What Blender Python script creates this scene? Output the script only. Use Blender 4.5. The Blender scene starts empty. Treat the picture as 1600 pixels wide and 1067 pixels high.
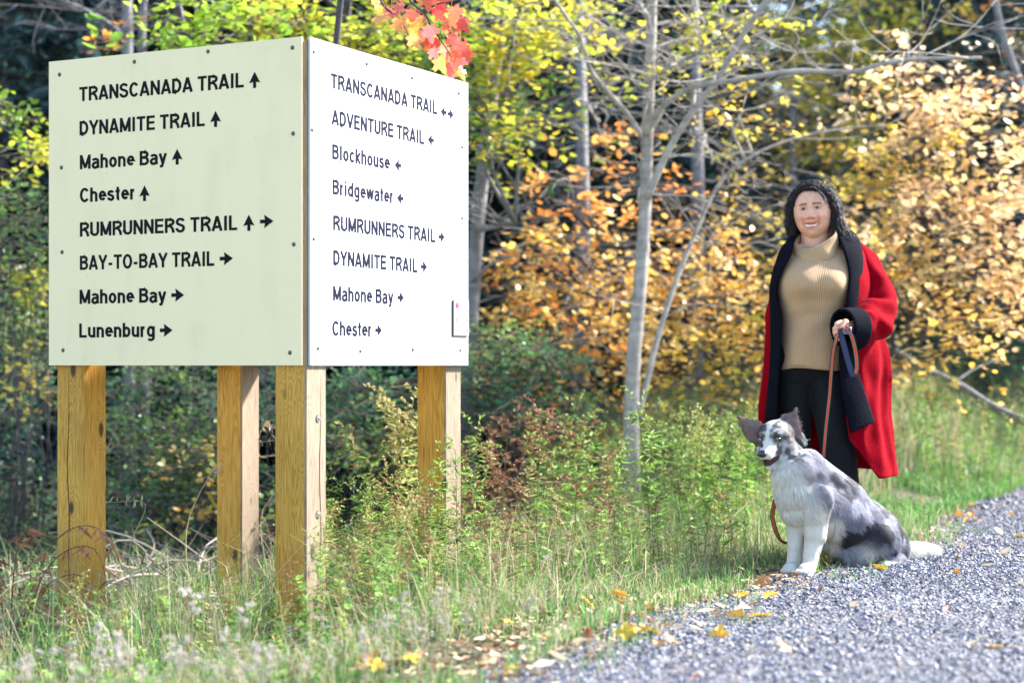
import bpy, math, random
import numpy as np
from mathutils import Vector, Matrix

sc = bpy.context.scene
COL = sc.collection
rng = np.random.default_rng(11)
random.seed(5)
R = math.radians

# ------------------------------------------------------------------ camera
CAMZ = 0.87            # lens height over the trail surface
FPX = 2794.0           # focal length in photo pixels (1600 wide)
cam_data = bpy.data.cameras.new('camera')
cam = bpy.data.objects.new('camera', cam_data)
COL.objects.link(cam)
cam.location = (0, 0, CAMZ)
cam.rotation_euler = (R(90), 0, 0)
cam_data.sensor_width = 36.0
cam_data.lens = 36.0 * FPX / 1600.0
cam_data.shift_y = 36.5 / 1600.0
cam_data.clip_start = 0.05
cam_data.clip_end = 500
cam_data.dof.use_dof = True
cam_data.dof.focus_distance = 7.2
cam_data.dof.aperture_fstop = 1.8
cam_data.dof.aperture_blades = 0
sc.camera = cam

# ------------------------------------------------------------------ light
SUN_EL, SUN_AZ = R(40), math.atan2(0.93, 0.37)     # azimuth clockwise from +Y
w = bpy.data.worlds.new('World')
sc.world = w
w.use_nodes = True
nt = w.node_tree
sky = nt.nodes.new('ShaderNodeTexSky')
sky.sky_type = 'NISHITA'
sky.sun_disc = False
sky.sun_elevation = SUN_EL
sky.sun_rotation = SUN_AZ
sky.air_density = 1.0
sky.dust_density = 0.7
sky.ozone_density = 2.0
bg = nt.nodes['Background']
bg.inputs['Strength'].default_value = 0.125
nt.links.new(sky.outputs['Color'], bg.inputs['Color'])
sun_d = bpy.data.lights.new('sun', 'SUN')
sun_d.energy = 4.3
sun_d.angle = R(5)
sun_d.color = (1.0, 0.955, 0.89)
sun = bpy.data.objects.new('sun', sun_d)
COL.objects.link(sun)
sdir = Vector((math.sin(SUN_AZ) * math.cos(SUN_EL), math.cos(SUN_AZ) * math.cos(SUN_EL), math.sin(SUN_EL)))
sun.rotation_euler = sdir.to_track_quat('Z', 'Y').to_euler()
sun.location = sdir * 40
sc.view_settings.view_transform = 'Standard'
sc.view_settings.look = 'None'
sc.view_settings.exposure = 2.2
sc.view_settings.gamma = 1.0
sc.cycles.max_bounces = 6
sc.cycles.diffuse_bounces = 3
sc.cycles.glossy_bounces = 2
sc.cycles.transmission_bounces = 4
sc.cycles.transparent_max_bounces = 4
sc.cycles.use_denoising = True
sc.cycles.sample_clamp_indirect = 6

# ------------------------------------------------------------------ helpers
def P(px, py, Y):
    """point at depth Y seen at photo pixel (px, py); only used to read sizes off the photograph"""
    return np.array([(px - 800.0) * Y / FPX, Y, CAMZ - (py - 570.0) * Y / FPX])

class Geo:
    def __init__(s):
        s.V = []; s.F = []; s.C = []; s.U = []; s.n = 0
    def add(s, V, Fs, col=None, uv=None):
        V = np.asarray(V, float).reshape(-1, 3)
        if not isinstance(Fs, (list, tuple)): Fs = [Fs]
        for F in Fs:
            F = np.asarray(F, np.int64)
            if F.size: s.F.append(F + s.n)
        s.V.append(V)
        c = np.ones((len(V), 3)) if col is None else np.broadcast_to(np.asarray(col, float), (len(V), 3))
        s.C.append(c)
        s.U.append(np.zeros((len(V), 2)) if uv is None else np.asarray(uv, float).reshape(-1, 2))
        s.n += len(V)
        return s
    def mesh(s, name, mats, smooth=False):
        me = bpy.data.meshes.new(name)
        V = np.concatenate(s.V); C = np.concatenate(s.C); U = np.concatenate(s.U)
        me.vertices.add(len(V)); me.vertices.foreach_set('co', V.astype(np.float32).ravel())
        li = np.concatenate([f.ravel() for f in s.F]); tot = np.concatenate([np.full(len(f), f.shape[1]) for f in s.F])
        st = np.concatenate([[0], np.cumsum(tot)[:-1]])
        me.loops.add(len(li)); me.loops.foreach_set('vertex_index', li.astype(np.int32))
        me.polygons.add(len(tot)); me.polygons.foreach_set('loop_start', st.astype(np.int32))
        me.polygons.foreach_set('loop_total', tot.astype(np.int32))
        me.polygons.foreach_set('use_smooth', np.full(len(tot), bool(smooth)))
        at = me.color_attributes.new('Col', 'FLOAT_COLOR', 'POINT')
        at.data.foreach_set('color', np.concatenate([C, np.ones((len(C), 1))], 1).astype(np.float32).ravel())
        uv = me.uv_layers.new(name='UVMap')
        uv.data.foreach_set('uv', U[li].astype(np.float32).ravel())
        for m in (mats if isinstance(mats, (list, tuple)) else [mats]): me.materials.append(m)
        me.update(); me.validate()
        return me
    def obj(s, name, mats, parent=None, smooth=False):
        o = bpy.data.objects.new(name, s.mesh(name, mats, smooth))
        COL.objects.link(o)
        if parent: o.parent = parent
        return o

def tag(o, label=None, cat=None, group=None, kind=None):
    if label: o['label'] = label
    if cat: o['category'] = cat
    if group: o['group'] = group
    if kind: o['kind'] = kind
    return o

def empty(name, loc=(0, 0, 0), label=None, cat=None, group=None):
    o = bpy.data.objects.new(name, None); COL.objects.link(o)
    o.location = loc; o.empty_display_size = 0.1
    return tag(o, label, cat, group)

def copy_tree(o, parent=None):
    c = o.copy(); COL.objects.link(c)
    if parent: c.parent = parent
    for ch in list(o.children): copy_tree(ch, c)
    return c

def unit(v):
    v = np.asarray(v, float)
    return v / np.maximum(np.linalg.norm(v, axis=-1, keepdims=True), 1e-9)

def grid_faces(n, m, closed=True):
    i = np.arange(n - 1)[:, None]; j = np.arange(m if closed else m - 1)[None, :]
    a = i * m + j; b = i * m + (j + 1) % m
    return np.stack([a, b, b + m, a + m], -1).reshape(-1, 4)

def tube(g, pts, rad, sides=8, col=None, cap=True, flat=None):
    """tapered tube along pts"""
    pts = np.asarray(pts, float); n = len(pts)
    rad = np.broadcast_to(np.asarray(rad, float), (n,)) if np.ndim(rad) == 0 else np.asarray(rad, float)
    t = unit(np.gradient(pts, axis=0))
    up = np.array([0, 0, 1.0]) if abs(t[0][2]) < 0.9 else np.array([1.0, 0, 0])
    u = unit(np.cross(t[0], up)); U = []
    for k in range(n):
        u = unit(u - t[k] * np.dot(u, t[k])); U.append(u)
    U = np.array(U); W = np.cross(t, U)
    a = np.linspace(0, 2 * np.pi, sides, endpoint=False)
    f = 1.0 if flat is None else flat
    V = pts[:, None] + rad[:, None, None] * (np.cos(a)[None, :, None] * U[:, None] + f * np.sin(a)[None, :, None] * W[:, None])
    Fs = [grid_faces(n, sides)]
    if cap: Fs += [np.arange(sides)[::-1][None], ((n - 1) * sides + np.arange(sides))[None]]
    uv = np.stack(np.broadcast_arrays(np.linspace(0, 1, sides)[None, :], np.linspace(0, 1, n)[:, None]), -1)
    if col is not None and np.ndim(col) == 2: col = np.repeat(col, sides, 0)
    g.add(V, Fs, col, uv)

def spline(pts, n):
    """Catmull-Rom through pts (any row width)"""
    p = np.asarray(pts, float)
    p = np.concatenate([2 * p[:1] - p[1:2], p, 2 * p[-1:] - p[-2:-1]])
    m = len(p) - 3
    s = np.linspace(0, m, n); i = np.minimum(s.astype(int), m - 1); t = (s - i)[:, None]
    a, b, c, d = p[i], p[i + 1], p[i + 2], p[i + 3]
    return 0.5 * (2 * b + (c - a) * t + (2 * a - 5 * b + 4 * c - d) * t * t + (3 * b - a - 3 * c + d) * t ** 3)

def ball(g, c, r, seg=16, rings=10, rot=None, col=None):
    th = np.linspace(0, np.pi, rings + 1)[1:-1]; ph = np.linspace(0, 2 * np.pi, seg, endpoint=False)
    S = np.stack([np.sin(th)[:, None] * np.cos(ph), np.sin(th)[:, None] * np.sin(ph), np.repeat(np.cos(th)[:, None], seg, 1)], -1).reshape(-1, 3)
    S = np.concatenate([S, [[0, 0, 1], [0, 0, -1]]])
    V = S * np.asarray(r, float)
    if rot is not None: V = V @ np.array(rot).T
    n = rings - 1
    F = grid_faces(n, seg)
    j = np.arange(seg); t = n * seg
    top = np.stack([np.full(seg, t), (j + 1) % seg, j], -1)[:, ::-1][:, [0, 2, 1]]
    bot = np.stack([np.full(seg, t + 1), (n - 1) * seg + (j + 1) % seg, (n - 1) * seg + j], -1)
    g.add(V + np.asarray(c, float), [F, top, bot], col)

def box(g, lo, hi, col=None):
    lo = np.asarray(lo, float); hi = np.asarray(hi, float)
    V = np.array([[x, y, z] for z in (0, 1) for y in (0, 1) for x in (0, 1)]) * (hi - lo) + lo
    F = np.array([[0, 2, 3, 1], [4, 5, 7, 6], [0, 1, 5, 4], [2, 6, 7, 3], [0, 4, 6, 2], [1, 3, 7, 5]])
    g.add(V, F, col)

def rotz(a):
    c, s = math.cos(a), math.sin(a); return np.array([[c, -s, 0], [s, c, 0], [0, 0, 1]])
def rotx(a):
    c, s = math.cos(a), math.sin(a); return np.array([[1, 0, 0], [0, c, -s], [0, s, c]])
def roty(a):
    c, s = math.cos(a), math.sin(a); return np.array([[c, 0, s], [0, 1, 0], [-s, 0, c]])

def vnoise(p, scale=1.0, seed=0):
    """cheap smooth value noise, p (N,3) -> 0..1"""
    p = np.asarray(p, float) * scale + seed * 17.13
    i = np.floor(p).astype(np.int64); f = p - i; f = f * f * (3 - 2 * f)
    def h(a):
        n = a[..., 0] * 374761393 + a[..., 1] * 668265263 + a[..., 2] * 2147483647 % 1013904223 + seed * 144665
        n = (n ^ (n >> 13)) * 1274126177
        return ((n ^ (n >> 16)) & 0xffff) / 65535.0
    r = 0
    for dx in (0, 1):
        for dy in (0, 1):
            for dz in (0, 1):
                wgt = (f[..., 0] if dx else 1 - f[..., 0]) * (f[..., 1] if dy else 1 - f[..., 1]) * (f[..., 2] if dz else 1 - f[..., 2])
                r = r + wgt * h(i + np.array([dx, dy, dz]))
    return r

def sm(a, b, x):
    t = np.clip((x - a) / (b - a), 0, 1); return t * t * (3 - 2 * t)

# ------------------------------------------------------------------ materials
def new_mat(name):
    m = bpy.data.materials.new(name); m.use_nodes = True
    return m, m.node_tree, m.node_tree.nodes['Principled BSDF']

def N(nt, t, **kw):
    n = nt.nodes.new('ShaderNode' + t)
    for k, v in kw.items():
        if k.startswith('i_'): n.inputs[k[2:].replace('_', ' ')].default_value = v
        else: setattr(n, k, v)
    return n

def ramp(nt, fac, stops):
    r = nt.nodes.new('ShaderNodeValToRGB')
    e = r.color_ramp.elements
    while len(e) < len(stops): e.new(0.5)
    for k, (p, c) in enumerate(stops):
        e[k].position = p; e[k].color = (*c, 1) if len(c) == 3 else c
    nt.links.new(fac, r.inputs['Fac'])
    return r.outputs['Color']

def bump(nt, h, bsdf, strength=0.3, dist=0.01):
    b = N(nt, 'Bump'); b.inputs['Strength'].default_value = strength; b.inputs['Distance'].default_value = dist
    nt.links.new(h, b.inputs['Height']); nt.links.new(b.outputs['Normal'], bsdf.inputs['Normal'])

def coords(nt, scale=(1, 1, 1), kind='Object'):
    t = N(nt, 'TexCoord'); m = N(nt, 'Mapping'); m.inputs['Scale'].default_value = scale
    nt.links.new(t.outputs[kind], m.inputs['Vector']); return m.outputs['Vector']

def noise_tex(nt, vec, scale, detail=4, rough=0.55):
    n = N(nt, 'TexNoise'); n.inputs['Scale'].default_value = scale; n.inputs['Detail'].default_value = detail
    n.inputs['Roughness'].default_value = rough
    nt.links.new(vec, n.inputs['Vector']); return n.outputs['Fac']

def simple(name, col, rough=0.6, spec=0.3, noise=0.0, nscale=20, metal=0.0, bumps=0.0, sheen=0.0):
    m, t, b = new_mat(name)
    b.inputs['Roughness'].default_value = rough; b.inputs['Specular IOR Level'].default_value = spec
    b.inputs['Metallic'].default_value = metal
    if sheen: b.inputs['Sheen Weight'].default_value = sheen
    if noise:
        f = noise_tex(t, coords(t), nscale)
        c = np.array(col)
        t.links.new(ramp(t, f, [(0.25, tuple(c * (1 - noise))), (0.75, tuple(np.minimum(c * (1 + noise), 1)))]), b.inputs['Base Color'])
        if bumps: bump(t, f, b, bumps, 0.004)
    else: b.inputs['Base Color'].default_value = (*col, 1)
    return m

def attr_mat(name, rough=0.6, spec=0.3, trans=0.0, sheen=0.0, bumps=0.0, bscale=200):
    """pigment from the mesh's own colour attribute; trans mixes a translucent lobe in (thin leaves)"""
    m, t, b = new_mat(name)
    a = N(t, 'VertexColor'); a.layer_name = 'Col'
    t.links.new(a.outputs['Color'], b.inputs['Base Color'])
    b.inputs['Roughness'].default_value = rough; b.inputs['Specular IOR Level'].default_value = spec
    if sheen: b.inputs['Sheen Weight'].default_value = sheen
    if bumps: bump(t, noise_tex(t, coords(t), bscale), b, bumps, 0.004)
    if trans:
        tr = N(t, 'BsdfTranslucent'); t.links.new(a.outputs['Color'], tr.inputs['Color'])
        mx = N(t, 'MixShader'); mx.inputs['Fac'].default_value = trans
        t.links.new(b.outputs['BSDF'], mx.inputs[1]); t.links.new(tr.outputs['BSDF'], mx.inputs[2])
        t.links.new(mx.outputs['Shader'], t.nodes['Material Output'].inputs['Surface'])
    return m

M_leaf = attr_mat('leaf', 0.3, 0.5, 0.5)
M_weed = attr_mat('weed', 0.55, 0.3, 0.35)
M_grass = attr_mat('grass', 0.55, 0.3, 0.35)
M_dry = attr_mat('dry_leaf', 0.6, 0.3, 0.15)

def bark_mat(name, c0, c1, scale=1.0):
    m, t, b = new_mat(name)
    v = coords(t, (9 * scale, 9 * scale, 3 * scale))
    f = noise_tex(t, v, 2.5, 6, 0.65)
    f2 = noise_tex(t, coords(t, (3, 3, 14)), 1.5, 3)
    mx = N(t, 'Math', operation='MULTIPLY_ADD'); mx.inputs[1].default_value = 0.5
    t.links.new(f, mx.inputs[0])
    hm = N(t, 'Math', operation='MULTIPLY'); hm.inputs[1].default_value = 0.5
    t.links.new(f2, hm.inputs[0]); t.links.new(hm.outputs[0], mx.inputs[2])
    t.links.new(ramp(t, mx.outputs[0], [(0.32, c0), (0.62, c1)]), b.inputs['Base Color'])
    b.inputs['Roughness'].default_value = 0.85
    bump(t, mx.outputs[0], b, 0.5, 0.01)
    return m
M_bark_pale = bark_mat('bark_pale', (0.15, 0.13, 0.11), (0.40, 0.355, 0.31))
M_bark_grey = bark_mat('bark_grey', (0.085, 0.085, 0.095), (0.22, 0.21, 0.215))
M_bark_dark = bark_mat('bark_dark', (0.020, 0.018, 0.022), (0.062, 0.055, 0.058))
# ================================================================== terrain
EY = [-6, 2.5, 4.89, 5.86, 6.94, 7.48, 8.24, 9.7, 11, 13.1, 20, 45, 120]
EX = [-5.2, -1.15, -.06, .25, .92, 1.20, 1.72, 2.19, 2.77, 3.76, 7.2, 20, 62]
def edge_x(y): return np.interp(y, EY, EX)

def ground_z(x, y):
    x = np.asarray(x, float); y = np.asarray(y, float)
    d = x - edge_x(y)
    z = -0.20 * sm(0.1, -2.1, d) * (1 - sm(9.5, 14, y) * sm(-1.0, 0.8, x))
    z = z - 0.10 * sm(-2.2, -4.5, d)
    # hollow behind the sign on the left, meadow bank behind on the right
    z = z - 0.45 * sm(8.6, 11.5, y) * sm(1.0, -1.5, x)
    z = z + 0.66 * sm(8.8, 17, y) * sm(-0.3, 1.6, x) * sm(0.15, -1.2, d)
    # wooded hillside far behind
    gap = np.exp(-((x / np.maximum(y, 1) - 0.16) / 0.045) ** 2)
    z = z + sm(17, 75, y) * (17.5 - 8.5 * gap) * sm(26, 14, d - 1) 
    z = z + 0.03 * (np.sin(x * 2.1 + y * 1.3) + np.sin(x * 3.7 - y * 2.9)) * sm(0.0, -0.6, d)
    return z

def build_ground():
    ys = np.concatenate([np.arange(-6, 14, 0.12), np.geomspace(14, 130, 60)])
    s = np.concatenate([-np.geomspace(70, 4.2, 24), np.arange(-4, 4.01, 0.12), np.geomspace(4.2, 70, 24)])
    X, Y = np.meshgrid(s, ys)
    X = X + 0.0
    Z = ground_z(X, Y) - 0.012
    m, t, b = new_mat('soil')
    v = coords(t)
    f = noise_tex(t, v, 3.0, 6, 0.6); f2 = noise_tex(t, v, 60, 4, 0.6)
    c1 = ramp(t, f, [(0.3, (0.075, 0.06, 0.04)), (0.5, (0.06, 0.075, 0.02)), (0.7, (0.12, 0.10, 0.05))])
    c2 = ramp(t, f2, [(0.3, (0.35, 0.35, 0.35)), (0.7, (1, 1, 1))])
    mx = N(t, 'MixRGB', blend_type='MULTIPLY'); mx.inputs['Fac'].default_value = 0.8
    t.links.new(c1, mx.inputs[1]); t.links.new(c2, mx.inputs[2]); t.links.new(mx.outputs[0], b.inputs['Base Color'])
    b.inputs['Roughness'].default_value = 0.95; bump(t, f2, b, 0.6, 0.02)
    g = Geo(); g.add(np.stack([X, Y, Z], -1), grid_faces(len(ys), len(s), False))
    tag(g.obj('ground', m, smooth=True), kind='structure')
build_ground()

def build_path():
    ys = np.concatenate([np.arange(-6, 15, 0.06), np.geomspace(15, 60, 40)])
    ws = np.array([0, 0.06, 0.15, 0.3, 0.5, 0.8, 1.2, 1.7, 2.3, 2.9, 3.3, 3.5])
    e = edge_x(ys)
    jit = (vnoise(np.stack([ys, ys * 0, ys * 0], -1), 2.2, 3) - 0.5) * 0.35 + (vnoise(np.stack([ys, ys * 0, ys * 0], -1), 9, 4) - 0.5) * 0.16
    X = e[:, None] + ws[None, :] + jit[:, None] * np.exp(-ws / 0.5)[None, :]
    Y = np.repeat(ys[:, None], len(ws), 1)
    Z = 0.012 + 0.025 * np.sin(np.clip(ws / 3.5, 0, 1) * np.pi)[None, :] + 0.012 * (vnoise(np.stack([X, Y, X * 0], -1), 3.0, 7) - 0.5)
    Z[:, 0] -= 0.03; Z[:, -1] -= 0.05
    m, t, b = new_mat('crushed_stone')
    v = coords(t)
    vo = N(t, 'TexVoronoi'); vo.inputs['Scale'].default_value = 75; t.links.new(v, vo.inputs['Vector'])
    f = noise_tex(t, v, 2.0, 4)
    c = ramp(t, vo.outputs['Color'], [(0.15, (0.06, 0.062, 0.07)), (0.5, (0.16, 0.16, 0.175)), (0.9, (0.32, 0.31, 0.32))])
    c2 = ramp(t, f, [(0.3, (0.7, 0.7, 0.7)), (0.7, (1.1, 1.08, 1.05))])
    mx = N(t, 'MixRGB', blend_type='MULTIPLY'); mx.inputs['Fac'].default_value = 1
    t.links.new(c, mx.inputs[1]); t.links.new(c2, mx.inputs[2]); t.links.new(mx.outputs[0], b.inputs['Base Color'])
    b.inputs['Roughness'].default_value = 0.8; bump(t, vo.outputs['Distance'], b, 0.8, 0.02)
    g = Geo(); g.add(np.stack([X, Y, Z], -1), grid_faces(len(ys), len(ws), False))
    tag(g.obj('gravel_path', m, smooth=True), kind='structure')
build_path()
def path_z(x, y): return 0.018

def build_stones():
    def place(n, y0, y1, smin, smax):
        y = rng.uniform(y0, y1, n) ** 1.0
        xr = y * 0.40 + 0.7
        x0 = edge_x(y) - 0.12
        x = x0 + rng.random(n) * np.maximum(np.minimum(xr, x0 + 3.5) - x0, 0.05)
        s = smin * (smax / smin) ** (rng.random(n) ** 2.2)
        return x, y, s
    parts = [place(36000, 4.0, 7.6, .004, .0115), place(34000, 7.2, 10.5, .0045, .012), place(10000, 10.5, 16, .008, .02)]
    x = np.concatenate([p[0] for p in parts]); y = np.concatenate([p[1] for p in parts]); s = np.concatenate([p[2] for p in parts])
    n = len(x)
    # an angular eight-sided chip
    B = np.array([[1, 0, 0], [0, 1, 0], [-1, 0, 0], [0, -1, 0], [0.35, 0.3, .8], [-.45, -.3, .7], [.2, -.3, -.6], [-.2, .4, -.6]], float)
    F = np.array([[0, 1, 4], [1, 2, 4], [2, 5, 4], [2, 3, 5], [3, 0, 5], [0, 4, 5], [1, 0, 7], [2, 1, 7], [3, 2, 7], [3, 7, 6], [0, 3, 6], [0, 6, 7]])
    V = B[None] * (1 + rng.uniform(-.35, .35, (n, 8, 3)))
    V = V * s[:, None, None] * np.stack([rng.uniform(.7, 1.3, n), rng.uniform(.6, 1.0, n), rng.uniform(.45, .9, n)], -1)[:, None]
    a = rng.uniform(0, 2 * np.pi, n); ca, sa = np.cos(a)[:, None], np.sin(a)[:, None]
    V = np.stack([V[..., 0] * ca - V[..., 1] * sa, V[..., 0] * sa + V[..., 1] * ca, V[..., 2]], -1)
    ed = x - edge_x(y)
    zb = 0.016 + 0.025 * np.sin(np.clip(ed / 3.5, 0, 1) * np.pi) + s * 0.2 - 0.02 * sm(0, -0.12, ed)
    V += np.stack([x, y, zb], -1)[:, None]
    tone = rng.random(n)
    tone = .12 + .76 * tone ** 1.1; c = np.array([.030, .034, .052])[None] * (1 - tone[:, None]) + np.array([.225, .235, .29])[None] * tone[:, None]
    wh = rng.random(n) < 0.06; c[wh] = np.array([.40, .40, .42]) * rng.uniform(.8, 1.1, (wh.sum(), 1))
    br = rng.random(n) < 0.05; c[br] = np.array([.28, .2, .15])
    g = Geo(); g.add(V.reshape(-1, 3), (F[None] + 8 * np.arange(n)[:, None, None]).reshape(-1, 3), np.repeat(c, 8, 0))
    tag(g.obj('gravel', attr_mat('stone_chip', 0.6, 0.4)), 'grey crushed stone covering the trail', 'gravel', kind='stuff')
build_stones()

# ================================================================== trail sign
W_P = 1.22
NC = np.array([-0.6277 * W_P, FPX / 513 * W_P]); LC = np.array([-1.5243 * W_P, FPX / 473 * W_P]); RC = np.array([-0.1636 * W_P, FPX / 440 * W_P])
SIGN_BOT = CAMZ - 0.002
def wood_mat(lit_bleach=0.0):
    m, t, b = new_mat('treated_timber')
    tc = N(t, 'TexCoord'); oi = N(t, 'ObjectInfo')
    ad = N(t, 'VectorMath', operation='ADD'); cb = N(t, 'CombineXYZ')
    ml = N(t, 'Math', operation='MULTIPLY'); ml.inputs[1].default_value = 13.7
    t.links.new(oi.outputs['Random'], ml.inputs[0]); t.links.new(ml.outputs[0], cb.inputs['Z']); t.links.new(ml.outputs[0], cb.inputs['X'])
    t.links.new(tc.outputs['Object'], ad.inputs[0]); t.links.new(cb.outputs[0], ad.inputs[1])
    def mapped(s):
        mp = N(t, 'Mapping'); mp.inputs['Scale'].default_value = s; t.links.new(ad.outputs[0], mp.inputs['Vector']); return mp.outputs['Vector']
    # knots: sparse voronoi cells, the grain bends round them
    vo = N(t, 'TexVoronoi'); vo.inputs['Scale'].default_value = 1.0; vo.inputs['Randomness'].default_value = 1
    t.links.new(mapped((9, 9, 4.2)), vo.inputs['Vector'])
    knot = ramp(t, vo.outputs['Distance'], [(0.10, (1, 1, 1)), (0.17, (0, 0, 0))])
    halo = ramp(t, vo.outputs['Distance'], [(0.05, (1, 1, 1)), (0.42, (0, 0, 0))])
    g0 = noise_tex(t, mapped((14, 14, 0.9)), 1.6, 3)
    s1 = N(t, 'Math', operation='MULTIPLY_ADD'); s1.inputs[1].default_value = 0.35
    t.links.new(halo, s1.inputs[0]); t.links.new(g0, s1.inputs[2])
    s2 = N(t, 'Math', operation='MULTIPLY'); s2.inputs[1].default_value = 85
    t.links.new(s1.outputs[0], s2.inputs[0])
    s3 = N(t, 'Math', operation='SINE'); t.links.new(s2.outputs[0], s3.inputs[0])
    fine = noise_tex(t, mapped((120, 120, 3)), 2, 3)
    s4 = N(t, 'Math', operation='MULTIPLY_ADD'); s4.inputs[1].default_value = 0.16
    t.links.new(s3.outputs[0], s4.inputs[0]); t.links.new(fine, s4.inputs[2])
    c = ramp(t, s4.outputs[0], [(0.2, (0.34, 0.155, 0.020)), (0.45, (0.52, 0.265, 0.040)), (0.8, (0.62, 0.355, 0.080))])
    big = ramp(t, noise_tex(t, mapped((2, 2, 1.2)), 1.5, 2), [(0.35, (0.78, 0.76, 0.72)), (0.65, (1.05, 1.05, 1.05))])
    mm = N(t, 'MixRGB', blend_type='MULTIPLY'); mm.inputs['Fac'].default_value = 1
    t.links.new(c, mm.inputs[1]); t.links.new(big, mm.inputs[2])
    mk = N(t, 'MixRGB'); t.links.new(knot, mk.inputs['Fac']); t.links.new(mm.outputs[0], mk.inputs[1]); mk.inputs[2].default_value = (0.085, 0.042, 0.018, 1)
    if lit_bleach:      # trail side: weathered silver grey, with its sunlit look mixed into the colour
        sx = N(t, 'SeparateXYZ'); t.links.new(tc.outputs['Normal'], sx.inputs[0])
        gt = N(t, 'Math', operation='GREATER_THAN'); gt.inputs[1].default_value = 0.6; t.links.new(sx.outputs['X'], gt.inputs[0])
        bl = N(t, 'Math', operation='MULTIPLY'); bl.inputs[1].default_value = lit_bleach; t.links.new(gt.outputs[0], bl.inputs[0])
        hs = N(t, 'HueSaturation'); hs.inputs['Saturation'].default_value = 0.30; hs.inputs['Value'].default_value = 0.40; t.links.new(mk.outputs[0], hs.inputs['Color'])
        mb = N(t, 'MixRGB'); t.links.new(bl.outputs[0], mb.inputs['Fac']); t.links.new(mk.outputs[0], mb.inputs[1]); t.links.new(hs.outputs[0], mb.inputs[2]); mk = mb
    t.links.new(mk.outputs[0], b.inputs['Base Color'])
    b.inputs['Roughness'].default_value = 0.7; b.inputs['Specular IOR Level'].default_value = 0.25
    bump(t, s4.outputs[0], b, 0.25, 0.004)
    return m
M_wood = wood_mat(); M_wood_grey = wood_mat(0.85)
M_crack = simple('timber_crack', (0.03, 0.017, 0.008), 0.9)

def panel_mat(name, base, dirt, amount):
    m, t, b = new_mat(name)
    v = coords(t)
    f = noise_tex(t, coords(t, (6, 6, 1.1)), 1.3, 5, 0.6)      # streaks that run down
    f2 = noise_tex(t, v, 4.5, 5, 0.6)
    mlt = N(t, 'Math', operation='MULTIPLY'); t.links.new(f, mlt.inputs[0]); t.links.new(f2, mlt.inputs[1])
    fac = ramp(t, mlt.outputs[0], [(0.24, (0, 0, 0)), (0.48, (amount,) * 3)])
    mk = N(t, 'MixRGB'); t.links.new(fac, mk.inputs['Fac']); mk.inputs[1].default_value = (*base, 1); mk.inputs[2].default_value = (*dirt, 1)
    vo = N(t, 'TexVoronoi'); vo.inputs['Scale'].default_value = 11; t.links.new(v, vo.inputs['Vector'])
    sp = ramp(t, vo.outputs['Distance'], [(0.022, (1, 1, 1)), (0.04, (0, 0, 0))])
    g2 = ramp(t, noise_tex(t, v, 3.1, 2), [(0.5, (0, 0, 0)), (0.58, (1, 1, 1))])
    mg = N(t, 'Math', operation='MULTIPLY'); t.links.new(sp, mg.inputs[0]); t.links.new(g2, mg.inputs[1])
    mk2 = N(t, 'MixRGB'); t.links.new(mg.outputs[0], mk2.inputs['Fac']); t.links.new(mk.outputs[0], mk2.inputs[1]); mk2.inputs[2].default_value = (0.12, 0.10, 0.06, 1)
    t.links.new(mk2.outputs[0], b.inputs['Base Color'])
    b.inputs['Roughness'].default_value = 0.85; b.inputs['Specular IOR Level'].default_value = 0.06
    return m
M_panel_l = panel_mat('panel_cream', (0.86, 0.71, 0.445), (0.72, 0.59, 0.35), 0.5)
M_panel_r = panel_mat('panel_white', (0.60, 0.61, 0.63), (0.50, 0.49, 0.46), 0.5)
M_ink_l = simple('lettering_black', (0.004, 0.0042, 0.006), 0.6, 0.1)
M_ink_r = simple('lettering_black_flare', (0.006, 0.0045, 0.022), 0.6, 0.1)  # same black paint, navy cast of the flare mixed into its colour
M_screw = simple('screw_steel', (0.10, 0.095, 0.085), 0.45, 0.5, metal=0.7)
M_galv = simple('bolt_steel', (0.22, 0.21, 0.2), 0.5, 0.5, metal=0.6)

LEFT_LINES = [("TRANSCANADA TRAIL", 124, 159, 381, [('u', 398, 125)]), ("DYNAMITE TRAIL", 124.5, 212, 320, [('u', 337, 186)]),
    ("Mahone Bay", 125, 265, 261, [('u', 277, 245)]), ("Chester", 125, 316.5, 210, [('u', 226, 302)]),
    ("RUMRUNNERS TRAIL", 125, 370, 371, [('u', 389, 348), ('r', 417, 346)]), ("BAY-TO-BAY TRAIL", 125, 422, 335, [('r', 354, 404)]),
    ("Mahone Bay", 124.5, 475, 260, [('r', 278, 461)]), ("Lunenburg", 124, 527.5, 242, [('r', 260, 516)])]
RIGHT_LINES = [("TRANSCANADA TRAIL", 517, 137.7, 683, [('l', 693, 175.5), ('r', 704, 179)]), ("ADVENTURE TRAIL", 518, 194.5, 662.5, [('l', 673, 219)]),
    ("Blockhouse", 519, 248.5, 610, [('l', 621.5, 258.5)]), ("Bridgewater", 519.5, 303.5, 613.5, [('l', 625, 310)]),
    ("RUMRUNNERS TRAIL", 520.5, 359.6, 680, [('r', 690, 370.5)]), ("DYNAMITE TRAIL", 520.5, 414, 652, [('r', 662.5, 417)]),
    ("Mahone Bay", 520.3, 469.6, 614.5, [('r', 626, 465)]), ("Chester", 519, 524.4, 579.5, [('r', 591.5, 516)])]

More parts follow.
